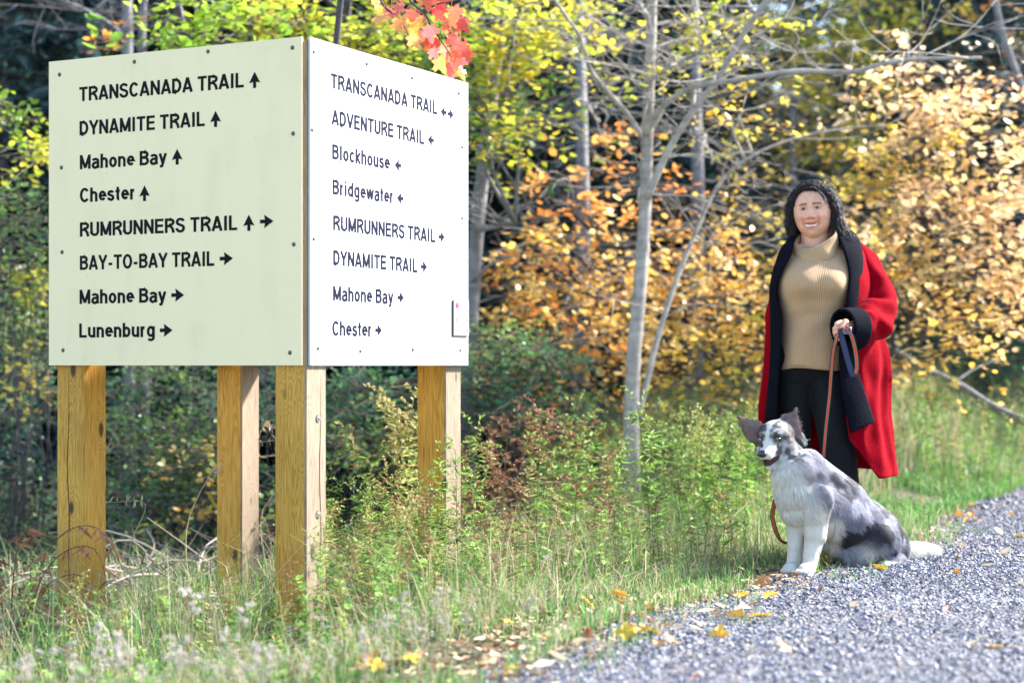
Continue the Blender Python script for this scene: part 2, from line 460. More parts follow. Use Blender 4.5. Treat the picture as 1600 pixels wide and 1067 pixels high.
# ---- a narrow grotesque drawn with strokes (cap height 1, stroke SW)
SW = 0.178
def _arc(cx, cy, rx, ry, a0, a1, n=14):
    a = np.radians(np.linspace(a0, a1, n)); return [(cx + rx * math.cos(x), cy + ry * math.sin(x)) for x in a]
def make_font():
    h = SW / 2; t = 1 - h; X = 0.745; xt = X - h; H = {}
    L = lambda *p: list(p)
    w = 0.60                                     # usual capital width, centre lines from h to w-h
    r = w - h
    H['T'] = (w, [L((0, t), (w, t)), L((w / 2, t), (w / 2, 0))])
    H['R'] = (w + .04, [L((h, 0), (h, 1)), L((h, t), (.36, t)) + _arc(.36, .735, .20, t - .735, 90, -90)[0:] + L((.36, .47 + .0), (h, .47)), L((.38, .47), (.52, .25), (w - .02, 0))])
    H['A'] = (w + .06, [L((.06, 0), (.33, 1)), L((w, 0), (.33, 1)), L((.15, .27), (w - .09, .27))])
    H['N'] = (w + .04, [L((h, 0), (h, 1)), L((w + .04 - h, 0), (w + .04 - h, 1)), L((h, .95), (w + .04 - h, .05))])
    H['S'] = (w, [_arc(.30, .735, .215, .185, 15, 180, 10) + _arc(.30, .72, .215, .19, 180, 265, 6) + _arc(.30, .29, .22, .215, 82, -80, 10) + _arc(.30, .27, .22, .19, 260, 170, 8)])
    H['C'] = (w + .04, [_arc(.33, .5, .25, .42, 38, 322, 24)])
    H['D'] = (w + .03, [L((h, t), (.26, t)) + _arc(.26, .5, .285, t - .5, 90, -90, 16) + L((.26, h), (h, h)), L((h, 0), (h, 1))])
    H['L'] = (w - .06, [L((h, 1), (h, h)), L((h - .08, h), (w - .06, h))])
    H['I'] = (SW + .08, [L((h + .04, 0), (h + .04, 1))])
    H['Y'] = (w + .02, [L((.04, 1), (.31, .42)), L((w - .02, 1), (.31, .42)), L((.31, .45), (.31, 0))])
    H['M'] = (w + .16, [L((h, 0), (h, 1)), L((w + .16 - h, 0), (w + .16 - h, 1)), L((h, .95), (.38, .08)), L((w + .16 - h, .95), (.38, .08))])
    H['E'] = (w - .02, [L((h, 0), (h, 1)), L((h, t), (w - .03, t)), L((h, .52), (w - .06, .52)), L((h, h), (w - .02, h))])
    H['V'] = (w + .04, [L((.05, 1), (.32, .02)), L((w - .01, 1), (.32, .02))])
    H['U'] = (w + .02, [L((h, 1), (h, .3)) + _arc(.31, .30, .31 - h, .30 - h, 180, 360, 12) + L((w + .02 - h, 1))])
    H['B'] = (w + .02, [L((h, 0), (h, 1)), L((h, t), (.33, t)) + _arc(.33, .735, .19, t - .735, 90, -90, 10) + L((h, .52)), L((h, .54), (.34, .54)) + _arc(.34, .305, .205, .305 - h, 90, -90, 10) + L((h, h))])
    H['O'] = (w + .08, [_arc(.34, .5, .26, .42, 0, 360, 30)])
    H['-'] = (.36, [L((.04, .36), (.32, .36))])
    H['a'] = (.52, [_arc(.25, .52, .18, xt - .52, 160, 0, 10) + L((.43, .15), (.47, .02)), _arc(.43, .24, .0, .0, 0, 0, 1) and [(.43, .43), (.25, .40)] + _arc(.23, .22, .155, .17, 110, 270, 8) + [(.34, .085), (.43, .2)]])
    H['h'] = (.52, [L((h, 0), (h, 1)), _arc(.26, .47, .26 - h, xt - .47, 180, 0, 10) + L((.52 - h, 0))])
    H['n'] = (.52, [L((h, 0), (h, X)), _arc(.26, .47, .26 - h, xt - .47, 180, 0, 10) + L((.52 - h, 0))])
    H['u'] = (.52, [L((.52 - h, 0), (.52 - h, X)), L((h, X)) + _arc(.26, .27, .26 - h, .27 - h, 180, 360, 10)])
    H['o'] = (.54, [_arc(.27, X / 2, .27 - h, X / 2 - h, 0, 360, 24)])
    H['e'] = (.53, [L((h, .40), (.45, .40)) + _arc(.265, X / 2 + .02, .265 - h, X / 2 - h - .02, 5, 320, 20)])
    H['y'] = (.50, [L((.06, X), (.26, .05)), L((.45, X), (.26, .05), (.20, -.13), (.06, -.15))])
    H['c'] = (.50, [_arc(.27, X / 2, .27 - h, X / 2 - h, 42, 318, 18)])
    H['s'] = (.48, [_arc(.24, .53, .155, .125, 15, 180, 8) + _arc(.24, .52, .155, .12, 180, 260, 5) + _arc(.24, .22, .16, .155, 80, -80, 8) + _arc(.24, .21, .16, .125, 262, 168, 6)])
    H['t'] = (.32, [L((.16, .95), (.16, .2)) + _arc(.25, .18, .09, .1, 180, 280, 6), L((.0, xt), (.30, xt))])
    H['r'] = (.35, [L((h, 0), (h, X)), _arc(.27, .42, .27 - h, xt - .42, 180, 85, 8)])
    H['b'] = (.54, [L((h, 0), (h, 1)), _arc(.27, X / 2, .27 - h, X / 2 - h, 0, 360, 22)])
    H['d'] = (.54, [L((.54 - h, 0), (.54 - h, 1)), _arc(.27, X / 2, .27 - h, X / 2 - h, 0, 360, 22)])
    H['g'] = (.54, [L((.54 - h, X), (.54 - h, -.02)) + _arc(.27, -.03, .27 - h, .17, 0, -150, 10), _arc(.27, .385, .27 - h, .385 - h, 0, 360, 22)])
    H['l'] = (SW + .07, [L((h + .035, 0), (h + .035, 1))])
    H['i'] = (SW + .07, [L((h + .035, 0), (h + .035, X)), L((h + .035, .87), (h + .035, 1.0))])
    H['k'] = (.50, [L((h, 0), (h, 1)), L((.44, X), (h + .02, .30)), L((.20, .42), (.44, 0))])
    H['w'] = (.72, [L((.05, X), (.20, .03)), L((.36, X), (.20, .03)), L((.36, X), (.52, .03)), L((.67, X), (.52, .03))])
    return H
FONT = make_font()
def text_geo(s):
    """flat strokes in x/z; returns (V (n,3), faces)"""
    V = []; F = []; n = 0; x = 0.0; layer = 0
    for ch in s:
        if ch == ' ': x += 0.27; continue
        wd, strokes = FONT[ch]
        for st in strokes:
            p = np.array(st, float)
            closed = np.allclose(p[0], p[-1])
            d = np.roll(p, -1, 0) - p; d = unit(d[:-1])
            if closed: tp = np.concatenate([[d[-1]], d]); tn = np.concatenate([d, [d[0]]])
            else: tp = np.concatenate([[d[0]], d]); tn = np.concatenate([d, [d[-1]]])
            m = unit(tp + tn); cosv = np.maximum((m * tp).sum(1), 0.5)
            nv = np.stack([-m[:, 1], m[:, 0]], 1) / cosv[:, None] * SW / 2
            layer += 1
            y = np.full(len(p), -0.0010 - 0.00002 * (layer % 9))
            A = np.stack([p[:, 0] + nv[:, 0] + x, y, p[:, 1] + nv[:, 1]], 1); B = np.stack([p[:, 0] - nv[:, 0] + x, y, p[:, 1] - nv[:, 1]], 1)
            V.append(np.stack([A, B], 1).reshape(-1, 3)); F.append(grid_faces(len(p), 2, False)[:, ::-1] + n); n += 2 * len(p)
        x += wd + 0.085
    return np.concatenate(V), np.concatenate(F)

def build_sign():
    ctr = (NC + LC + RC + (LC + RC - NC)) / 4
    gz = float(ground_z(ctr[0], ctr[1]))
    root = empty('trail_sign', (ctr[0], ctr[1], gz), 'square wooden trail sign on four posts with pale direction panels', 'sign')
    off = np.array([ctr[0], ctr[1], gz])
    BC = LC + RC - NC
    corners = [NC, LC, BC, RC]
    PW = 0.14
    eL = (LC - NC) / np.linalg.norm(LC - NC); eR = (RC - NC) / np.linalg.norm(RC - NC)
    rot = math.atan2(eR[1], eR[0])
    inset = 0.012
    # posts
    cents = {}
    for k, c in enumerate(corners):
        sL = 1 if k in (0, 3) else -1; sR = 1 if k in (0, 1) else -1
        ins = 0.004 if k == 0 else 0.02
        p = c + eL * sL * (PW / 2 + (ins if k != 3 else inset)) + eR * sR * (PW / 2 + (ins if k != 1 else inset))
        if k == 0: p = c + eL * (PW / 2 + .001) + eR * (PW / 2 + .001)
        cents[k] = p
        b = float(ground_z(p[0], p[1])) - 0.3
        g = Geo(); h = PW / 2; cb = 0.006
        prof = np.array([[-h + cb, -h], [h - cb, -h], [h, -h + cb], [h, h - cb], [h - cb, h], [-h + cb, h], [-h, h - cb], [-h, -h + cb]])
        zs = np.linspace(b, SIGN_BOT + W_P - 0.012, 14) - off[2]
        V = np.concatenate([np.concatenate([prof, np.full((8, 1), z)], 1) for z in zs])
        g.add(V, [grid_faces(len(zs), 8), np.arange(8)[::-1][None], (8 * (len(zs) - 1) + np.arange(8))[None]])
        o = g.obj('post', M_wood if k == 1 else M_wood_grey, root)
        o.location = (p[0] - off[0], p[1] - off[1], 0); o.rotation_euler = (0, 0, rot - math.pi / 2)
        # drying cracks: thin dark wedges let into the face
        if k in (0, 1):
            gc = Geo()
            face = -1
            zz = np.linspace(b + .25, SIGN_BOT - 0.03, 26) - off[2]
            xx = (-0.006 if k == 1 else 0.028) + 0.004 * np.sin(zz * 7) + 0.003 * np.sin(zz * 17)
            ww = 0.0016 * np.sin(np.linspace(0.05, np.pi - .05, 26)) + 0.0003
            if k == 1:
                A = np.stack([xx - ww, np.full(26, -h - .0012), zz], -1); B = np.stack([xx + ww, np.full(26, -h - .0012), zz], -1)
            else:
                A = np.stack([np.full(26, h + 0.0012), xx - ww, zz], -1); B = np.stack([np.full(26, h + 0.0012), xx + ww, zz], -1)
            gc.add(np.stack([A, B], 1), grid_faces(26, 2, False))
            gc.obj('crack', M_crack, o)
        if k == 0:
            for (hx, hz) in ((0.012, 0.67), (0.012, 0.31)):
                gb = Geo(); 
                ball(gb, (h + 0.001, hx, hz - off[2]), (0.006, 0.010, 0.010), 10, 6)
                tube(gb, [(h, hx, hz - off[2]), (h + .004, hx, hz - off[2])], 0.015, 14)
                gb.obj('bolt', M_galv, o)
    # rails behind the panels tie the posts together
    for a, b_ in ((0, 1), (0, 3), (1, 2), (3, 2)):
        for z in (0.10, W_P - 0.12):
            pa, pb = cents[a], cents[b_]; d = (pb - pa) / np.linalg.norm(pb - pa); n_ = np.array([-d[1], d[0]])
            pa2, pb2 = pa + d * (PW / 2 + 0.001), pb - d * (PW / 2 + 0.001)
            Vt = []
            for q in (pa2, pb2):
                for sx, szz in ((-1, -1), (1, -1), (1, 1), (-1, 1)):
                    Vt.append([*(q + n_ * sx * 0.02), SIGN_BOT + z + szz * 0.045])
            g = Geo(); g.add(np.array(Vt) - off, [np.array([[0, 1, 5, 4], [1, 2, 6, 5], [2, 3, 7, 6], [3, 0, 4, 7]]), np.array([[3, 2, 1, 0], [4, 5, 6, 7]])])
            g.obj('rail', M_wood, root)
    # panels: local x to the right along the face as one reads it, local y into the wall, z up
    def panel(c0, c1, mat, lines, ink, screws, right=False, trim0=0.0, trim1=0.0):
        e = (c1 - c0) / np.linalg.norm(c1 - c0); nrm = np.array([e[1], -e[0]])          # outward
        org = np.array([c0[0], c0[1], SIGN_BOT]) + np.array([*(nrm * 0.0115), 0])
        width = np.linalg.norm(c1 - c0)
        g = Geo(); bv = 0.0015; th = 0.010
        x0, x1 = trim0, width - trim1
        prof = [(x0 + bv, 0), (x1 - bv, 0), (x1, bv), (x1, th), (x0, th), (x0, bv)]
        V = np.array([[px, py, z] for z in (0, W_P) for px, py in prof])
        g.add(V, [grid_faces(2, 6)[:, ::-1], np.arange(6)[None], (6 + np.arange(6))[::-1][None]])
        po = g.obj('panel', mat, root)
        po.location = org - off; po.rotation_euler = (0, 0, math.atan2(e[1], e[0]))
        e3 = np.array([e[0], e[1], 0.0])
        def uv(px, py):
            d = np.array([(px - 800) / FPX, 1.0, -(py - 570) / FPX]); camp = np.array([0, 0, CAMZ])
            n3 = np.array([nrm[0], nrm[1], 0]); tt = np.dot(org - camp, n3) / np.dot(d, n3)
            q = camp + d * tt - org
            return np.dot(q, e3), q[2]
        for s, px0, pb, px1, arrows in lines or ():
            u0, v0 = uv(px0, pb); u1, _ = uv(px1, pb)
            co, fc = text_geo(s)
            lo, hi = co[:, 0].min(), co[:, 0].max()
            co[:, 0] = (co[:, 0] - lo) / (hi - lo) * (u1 - u0) + u0; co[:, 2] = co[:, 2] * 0.0565 + v0
            gt = Geo(); gt.add(co, fc); gt.obj('lettering', ink, po)
            for kind, ax, ay in arrows:
                u, v = uv(ax, ay)
                A = np.array([[0, .030], [-.0255, -.012], [-.007, -.0085], [-.007, -.031], [.007, -.031], [.007, -.0085], [.0255, -.012]])
                if right: A = A * np.array([0.95, 0.82])
                if kind == 'r': A = np.stack([A[:, 1], -A[:, 0]], -1)
                if kind == 'l': A = np.stack([-A[:, 1], A[:, 0]], -1)
                ga = Geo(); V = np.stack([A[:, 0] + u, np.full(7, -0.0012), A[:, 1] + v], -1)
                ga.add(V, [np.array([[0, 1, 2], [0, 2, 5], [0, 5, 6]]), np.array([[2, 3, 4, 5]])])
                ga.obj('arrow', ink, po)
        for px, py in screws:
            u, v = uv(px, py)
            gs = Geo(); ball(gs, (u, -0.0005, v), (0.0085, 0.004, 0.0085), 10, 6)
            gs.obj('screw', M_screw, po)
        return po, uv
    panel(LC, NC, M_panel_l, LEFT_LINES, M_ink_l, [(93, 117), (210, 97), (325, 81), (457, 75), (96, 262), (458, 209), (97, 394), (459, 382), (98.6, 547), (453, 551)], trim1=0.012)
    pr, uv = panel(NC, RC, M_panel_r, RIGHT_LINES, M_ink_r, [(490, 81), (573, 100), (644, 122), (717, 146), (488, 203), (722, 230), (490, 373), (722, 341), (497, 544), (563, 548), (645, 546), (719, 547)], True, trim0=0.014)
    panel(RC, BC, M_panel_r, None, None, [], trim0=0.0125, trim1=0.0125)
    panel(BC, LC, M_panel_r, None, None, [], trim0=0.0125, trim1=0.0125)
    # small white notice fixed at the outer edge of the right panel (its code square is left out)
    (ua, va), (ub, vb) = uv(706.5, 524), uv(729.5, 470)
    g = Geo(); box(g, (ua, -0.010, va), (ub, -0.0015, vb))
    no = g.obj('notice', simple('notice_white', (0.30, 0.30, 0.32), 0.6), pr)
    g = Geo(); box(g, (ua - .004, -0.0045, va - .005), (ub - .002, -0.0005, vb - .003)); g.obj('edge_shadow', M_screw, no)  # dark plate offset left and below, standing in for the notice's edge shadow
    g = Geo(); u, v = uv(711.5, 477)
    th = np.linspace(0, 2 * np.pi, 20, endpoint=False)
    def disc(cx, cz, rx, rz, y): 
        g.add(np.stack([cx + rx * np.cos(th), np.full(20, y), cz + rz * np.sin(th)], -1), np.arange(20)[None], None)
    disc(u, v, .016, .012, -.0112)
    em = g.obj('emblem', simple('emblem_blue', (0.08, 0.06, 0.2), 0.5), no)
    g = Geo(); disc(u - .005, v + .002, .006, .005, -.0122); disc(u + .005, v + .002, .006, .005, -.0124)
    g.add(np.array([[u - .0105, -.0126, v], [u, -.0126, v - .0095], [u + .0105, -.0126, v], [u, -.0126, v + .002]]), np.array([[0, 1, 2, 3]]))
    g.obj('heart', simple('emblem_red', (0.75, 0.1, 0.12), 0.5), no)
    for px, py in ((717, 479), (711, 484), (727, 485), (710, 500), (727, 500), (711, 515), (727, 515)):
        u, v = uv(px, py); gs = Geo(); ball(gs, (u, -0.0105, v), (0.004, 0.002, 0.004), 8, 5); gs.obj('screw', M_screw, no)
    return root
build_sign()
# ================================================================== vegetation
LEAF6 = np.array([[0, 0, 0], [.28, .27, -.05], [.66, .25, -.06], [1, 0, -.02], [.66, -.25, -.06], [.28, -.27, -.05]])
LANCE = np.array([[0, 0, 0], [.25, .09, -.0], [.6, .085, -.04], [1, 0, -.16], [.6, -.085, -.04], [.25, -.09, 0]])
_half = [(0, 0), (.10, .10), (.02, .36), (.20, .30), (.26, .26), (.36, .52), (.46, .44), (.56, .46), (.55, .24), (.62, .16), (.80, .15), (1.0, 0)]
MAPLE = np.array([[x, y, -.22 * abs(y) - .12 * x * x] for x, y in _half] + [[x, -y, -.22 * abs(y) - .12 * x * x] for x, y in _half[-2:0:-1]])

PAL = {
 'gold': [(.84, .52, .10), (.88, .62, .16), (.82, .44, .10), (.88, .72, .34)],
 'orange': [(.84, .34, .07), (.80, .42, .12), (.72, .26, .06), (.86, .55, .22)],
 'peach': [(.88, .64, .36), (.88, .52, .28), (.88, .74, .48), (.86, .60, .20)],
 'amber': [(.66, .48, .07), (.76, .60, .12), (.46, .46, .07), (.70, .38, .08)],
 'yg': [(.58, .60, .06), (.74, .66, .08), (.38, .48, .06), (.80, .64, .08)],
 'lime': [(.30, .46, .04), (.42, .54, .05), (.20, .36, .05)],
 'green': [(.10, .21, .04), (.15, .28, .05), (.06, .15, .05)],
 'teal': [(.05, .16, .09), (.08, .21, .11), (.04, .11, .08), (.12, .24, .07)],
 'mid': [(.14, .26, .08), (.20, .34, .10), (.10, .19, .08), (.27, .37, .09)],
 'hem': [(.07, .18, .16), (.11, .24, .19), (.06, .14, .15), (.13, .23, .24)],  # greens pushed towards blue, distant haze painted into the leaf colour
 'dark': [(.02, .05, .04), (.03, .07, .05), (.015, .035, .035)],
}
def pal(name, n, jit=.22):
    p = np.array(PAL[name]); c = p[rng.integers(0, len(p), n)]
    return np.clip(c * rng.uniform(1 - jit, 1 + jit, (n, 1)), 0, .9)

def leaves(g, Pt, A, Nn, size, col, shape=LEAF6):
    """leaf blades: base point, pointing direction, face normal"""
    A = unit(A); S = unit(np.cross(Nn, A)); Nn = np.cross(A, S); k = len(shape)
    size = np.broadcast_to(np.asarray(size, float), (len(Pt),))
    V = Pt[:, None] + size[:, None, None] * (shape[None, :, 0:1] * A[:, None] + shape[None, :, 1:2] * S[:, None] + shape[None, :, 2:3] * Nn[:, None])
    g.add(V.reshape(-1, 3), np.arange(len(Pt) * k).reshape(-1, k), np.repeat(np.broadcast_to(col, (len(Pt), 3)), k, 0))

def sprays(g, tw, c, r, n, palette, size, per=14, L=.5, tilt=.5, droop=.1, twigcol=(.16, .13, .11)):
    """leafy twigs scattered through an ellipsoid: flat sprays with gaps between them"""
    ns = max(1, int(n / per))
    q = rng.normal(size=(ns, 3)); q = unit(q) * (rng.random((ns, 1)) ** .45)
    base = np.asarray(c) + q * np.asarray(r)
    d = rng.normal(size=(ns, 3)) * [1, 1, .25] + q * .6 + [0, 0, -droop]; d = unit(d)
    ln = L * rng.uniform(.6, 1.25, ns)
    side = unit(np.cross(d, [0, 0, 1.0]) + 1e-6)
    cs = pal(palette, ns, .12)
    t = rng.random((ns, per)); sg = rng.choice([-1, 1], (ns, per))
    Pt = base[:, None] + d[:, None] * (t * ln[:, None])[..., None] + rng.normal(size=(ns, per, 3)) * .035 - [0, 0, .06] * (t ** 2)[..., None]
    A = d[:, None] * .5 + side[:, None] * sg[..., None] + rng.normal(size=(ns, per, 3)) * .4
    Nn = np.array([0, 0, 1.0]) + rng.normal(size=(ns, per, 3)) * tilt
    sz = size * rng.uniform(.6, 1.2, (ns, per))
    other = pal(palette, ns * per, .2).reshape(ns, per, 3)
    col = (cs[:, None] * .62 + other * .38) * rng.uniform(.8, 1.15, (ns, per, 1))
    leaves(g, Pt.reshape(-1, 3), A.reshape(-1, 3), Nn.reshape(-1, 3), sz.ravel(), col.reshape(-1, 3))
    # twigs as slim three-sided sticks
    a = np.array([0, 2.1, 4.2]); up = np.cross(side, d)
    off = .004 * (np.cos(a)[None, :, None] * side[:, None] + np.sin(a)[None, :, None] * up[:, None])
    b0 = base - d * ln[:, None] * .5; b1 = base + d * ln[:, None]
    V = np.concatenate([b0[:, None] + off, b1[:, None] - [0, 0, .06] + off * .4], 1)
    F = np.array([[0, 1, 4, 3], [1, 2, 5, 4], [2, 0, 3, 5]])
    tw.add(V.reshape(-1, 3), (F[None] + 6 * np.arange(ns)[:, None, None]).reshape(-1, 4), twigcol)

def ppath(pts, Y, n=16, y2=None, bend=0.0):
    """limb or trunk given by photo pixels at its own depth (depth may run from Y to y2)"""
    q = spline(np.array(pts, float), n); ys = np.linspace(Y, Y if y2 is None else y2, n) + bend * np.sin(np.linspace(0, np.pi, n))
    return np.array([P(a, b, y) for (a, b), y in zip(q, ys)])

def pr(px, Y): return px * Y / FPX

def tree(name, label, trunks, regions, Y, bark, cat='tree', group=None, limb=True, leafmat=None):
    """trunks: (pixel path, width0, width1, y2); the first path's foot is run down into the ground. regions: (px,py,rx,ry,n,palette,size,dy)"""
    b0 = trunks[0]
    base = P(*b0[0][0], Y); gz = float(ground_z(base[0], base[1]))
    foot = np.array([base[0], base[1], gz])
    root = empty(name, foot, label, cat, group)
    g = Geo(); tips = []
    for k, (pp, w0, w1, y2) in enumerate(trunks):
        pts = ppath(pp, Y, max(12, 5 * len(pp)), y2)
        if k == 0 and pts[0][2] > gz - .1:
            pts = np.concatenate([[foot + [0, 0, -.15]], pts]) if pts[0][2] - gz > .1 else pts
        rad = np.linspace(pr(w0, Y) / 2, pr(w1, Y) / 2, len(pts))
        rad = rad * (1 + .05 * np.sin(np.arange(len(pts)) * 2.3))
        if k == 0: rad[0] *= 1.35
        tube(g, pts - foot, rad, 10 if w0 > 8 else 6)
        tips.append(pts)
        if w0 >= 8:          # bare twigs along the upper part of each stem
            for q in range(16 if k else 22):
                i = rng.integers(int(len(pts) * (.15 if k else .45)), len(pts) - 1); s = pts[i]; a_ = rng.uniform(0, 6.28); L_ = rng.uniform(.25, .9)
                d_ = unit(np.array([math.cos(a_), math.sin(a_) * .6, rng.uniform(-.1, .7)])); e = s + d_ * L_
                m_ = (s + e) / 2 + rng.normal(size=3) * .06 * L_; tw_ = spline([s, m_, e], 9)
                tube(g, tw_ - foot, np.linspace(.0048, .0016, 9), 4)
                for z_ in range(3):
                    s2 = tw_[rng.integers(3, 8)]; e2 = s2 + unit(d_ + rng.normal(size=3) * .6) * L_ * rng.uniform(.25, .55); tube(g, spline([s2, (s2 + e2) / 2 + rng.normal(size=3) * .03, e2], 6) - foot, np.linspace(.0035, .0015, 6), 4)
    allp = np.concatenate(tips)
    cg = Geo(); tw = Geo()
    for (px, py, rx, ry, n, palette, size, dy) in regions:
        c = P(px, py, Y + dy); r = np.array([pr(rx, Y), max(.35, pr((rx + ry) / 2, Y) * .8), pr(ry, Y)])
        f_ = .52 if palette in ('gold', 'orange', 'amber') else .62 if palette == 'peach' else .8
        sprays(cg, tw, c - foot, r, n * f_, palette, size * 1.22)
        if limb:
            for q in range(2):
                e = c + rng.normal(size=3) * r * .5
                dd = np.linalg.norm(allp - e - [0, 0, -.3], axis=1) + np.abs(allp[:, 2] - e[2]) * .3
                s = allp[np.argmin(dd)]
                ln = np.linalg.norm(e - s)
                m = (s + e) / 2 + [0, 0, .12 * ln] + rng.normal(size=3) * .06 * ln
                tube(g, spline([s, m, e], 10) - foot, np.linspace(min(.012 + .006 * ln, .03), .004, 10), 5)
    g.obj('trunk', bark, root, smooth=True)
    if cg.V:
        cg.obj('crown', leafmat or M_leaf, root)
        tw.obj('twigs', attr_mat_twig, root)
    return root
attr_mat_twig = attr_mat('twig', .8, .2)

# ---- standing trees of the middle distance (pixel paths read off the photograph, each at its own depth)
tree('maple_tree', 'pale smooth barked tree with a leaning second stem, between the sign and the woman',
     [([(986, 655), (990, 560), (998, 470), (1005, 380), (1009, 300), (1012, 200), (1016, 90), (1020, -40)], 25, 17, 11.2),
      ([(996, 655), (1012, 590), (1028, 527), (1054, 445), (1087, 363), (1123, 289), (1176, 243), (1268, 210), (1380, 195)], 12, 3, 11.6),
      ([(1010, 312), (1044, 236), (1080, 177), (1120, 125), (1160, 56), (1205, -10)], 12, 9, 10.9),
      ([(1010, 212), (1024, 180), (1050, 155), (1090, 135), (1150, 126), (1240, 112), (1330, 113), (1380, 100), (1440, 93), (1534, 91)], 11, 5, 10.2),
      ([(1003, 214), (979, 177), (953, 148), (926, 115), (913, 82), (905, 55), (884, 26), (860, -10)], 9, 5, 10.8),
      ([(1012, 28), (1000, 10), (985, -15)], 10, 7, 11.1),
      ([(1012, 130), (1023, 122), (1050, 103), (1080, 88), (1120, 80)], 8, 3, 10.9)],
     [(1120, 60, 90, 50, 420, 'yg', .055, .6), (1050, 160, 50, 25, 70, 'yg', .05, .3), (950, 110, 50, 40, 90, 'yg', .055, .4),
      (1180, 195, 90, 40, 260, 'amber', .05, .6)], 11, M_bark_pale)
tree('maple_tree', 'grey trunked maple with yellow and green leaves just past the white panel',
     [([(730, 640), (736, 500), (746, 350), (759, 230), (768, 160), (779, 66), (786, -40)], 27, 17, 12.3),
      ([(748, 330), (768, 240), (782, 200)], 8, 5, 11.9), ([(742, 360), (770, 356), (805, 346)], 9, 4, 11.6),
      ([(738, 440), (765, 415), (800, 400)], 6, 3, 11.7)],
     [(808, 40, 75, 55, 700, 'yg', .062, -.6), (770, 175, 65, 55, 460, 'yg', .058, -.8), (830, 100, 50, 30, 200, 'yg', .06, -.5), (800, 205, 50, 30, 220, 'green', .06, -.9),
      (730, 40, 60, 45, 260, 'lime', .06, -.3), (890, 15, 60, 25, 200, 'yg', .06, 0), (760, 140, 60, 60, 200, 'green', .055, .2)], 12, M_bark_grey)
tree('beech_tree', 'young beech with layered golden orange leaves behind the pale leaning stems',
     [([(930, 640), (925, 500), (935, 380), (950, 250)], 9, 3, 12.9)],
     [(860, 385, 80, 35, 560, 'gold', .058, -.3), (835, 290, 45, 30, 120, 'orange', .064, -.5), (935, 310, 40, 60, 260, 'orange', .062, -.2), (960, 440, 90, 60, 560, 'gold', .056, -.4), (950, 420, 90, 60, 420, 'orange', .058, -.3),
      (860, 470, 80, 45, 620, 'gold', .056, -.2), (790, 430, 40, 50, 190, 'orange', .06, -.3), (950, 530, 110, 50, 520, 'gold', .056, -.6), (930, 500, 100, 50, 380, 'orange', .058, -.5), (870, 600, 110, 40, 620, 'gold', .052, -.4),
      (780, 590, 60, 40, 300, 'gold', .055, -.3), (940, 230, 40, 40, 120, 'orange', .06, -.3)], 12.6, M_bark_dark)
tree('beech_tree', 'dense golden beech between the thin leaning stem and the woman',
     [([(1150, 640), (1140, 520), (1130, 400), (1150, 250)], 9, 3, 13.4)],
     [(1080, 400, 80, 50, 420, 'gold', .058, -.3), (1090, 420, 80, 60, 300, 'orange', .058, -.3), (1150, 450, 80, 50, 800, 'gold', .056, -.3), (1060, 500, 80, 50, 800, 'gold', .056, -.4), (1160, 540, 80, 45, 700, 'amber', .054, -.5),
      (1060, 590, 80, 35, 420, 'amber', .052, -.5), (1150, 610, 60, 30, 260, 'amber', .052, -.6), (1080, 330, 55, 25, 150, 'orange', .06, -.4), (1210, 500, 50, 60, 300, 'gold', .056, -.2),
      (1180, 330, 60, 40, 280, 'amber', .05, .2), (1140, 260, 50, 30, 110, 'amber', .05, .3)], 13, M_bark_dark)
tree('beech_tree', 'big spreading beech with pale peach and gold leaves behind the red coat',
     [([(1362, 610), (1430, 480), (1490, 350), (1505, 220), (1480, 80)], 7, 3, 12.8), ([(1530, 420), (1522, 290), (1500, 170)], 6, 3, 12.4), ([(1535, 430), (1490, 405), (1450, 360)], 7, 3, 12.2)],
     [(1430, 130, 90, 60, 620, 'peach', .058, -.2), (1500, 190, 90, 60, 900, 'peach', .06, -.4), (1570, 270, 60, 60, 560, 'peach', .06, -.3), (1420, 250, 90, 40, 520, 'amber', .055, 0),
      (1430, 330, 90, 50, 820, 'peach', .058, -.3), (1540, 350, 80, 60, 900, 'peach', .06, -.4), (1440, 430, 80, 50, 800, 'gold', .058, -.4), (1550, 450, 70, 55, 720, 'peach', .058, -.4),
      (1480, 510, 80, 35, 480, 'gold', .056, -.5), (1410, 540, 50, 30, 220, 'gold', .056, -.5), (1380, 290, 60, 45, 320, 'amber', .055, .2), (1560, 120, 50, 40, 160, 'orange', .055, .2)], 12.5, M_bark_dark)
tree('birch_tree', 'tall thin tree with small yellow leaves high above the woman',
     [([(1243, 640), (1240, 400), (1238, 200), (1236, 100), (1232, -30)], 11, 8, 16.2)],
     [(1300, 40, 110, 50, 900, 'yg', .06, 0), (1240, 120, 80, 60, 500, 'amber', .06, 0), (1400, 40, 90, 50, 620, 'amber', .06, 0), (1340, 160, 90, 40, 420, 'yg', .06, .3), (1250, 250, 90, 40, 480, 'amber', .055, 0), (1340, 230, 80, 40, 420, 'yg', .055, 0),
      (1180, 30, 80, 40, 380, 'yg', .06, .2), (1480, 60, 60, 50, 260, 'amber', .06, .4), (1300, 320, 60, 30, 200, 'amber', .055, 0)], 16, M_bark_grey)
tree('grey_tree', 'slender grey stem leaning outwards beside the dark spruces above the peach beech',
     [([(1650, 640), (1640, 380), (1622, 230), (1600, 150), (1568, 58), (1550, -20)], 15, 10, 15)], [(1590, 40, 50, 40, 120, 'orange', .055, 0)], 15, M_bark_grey)
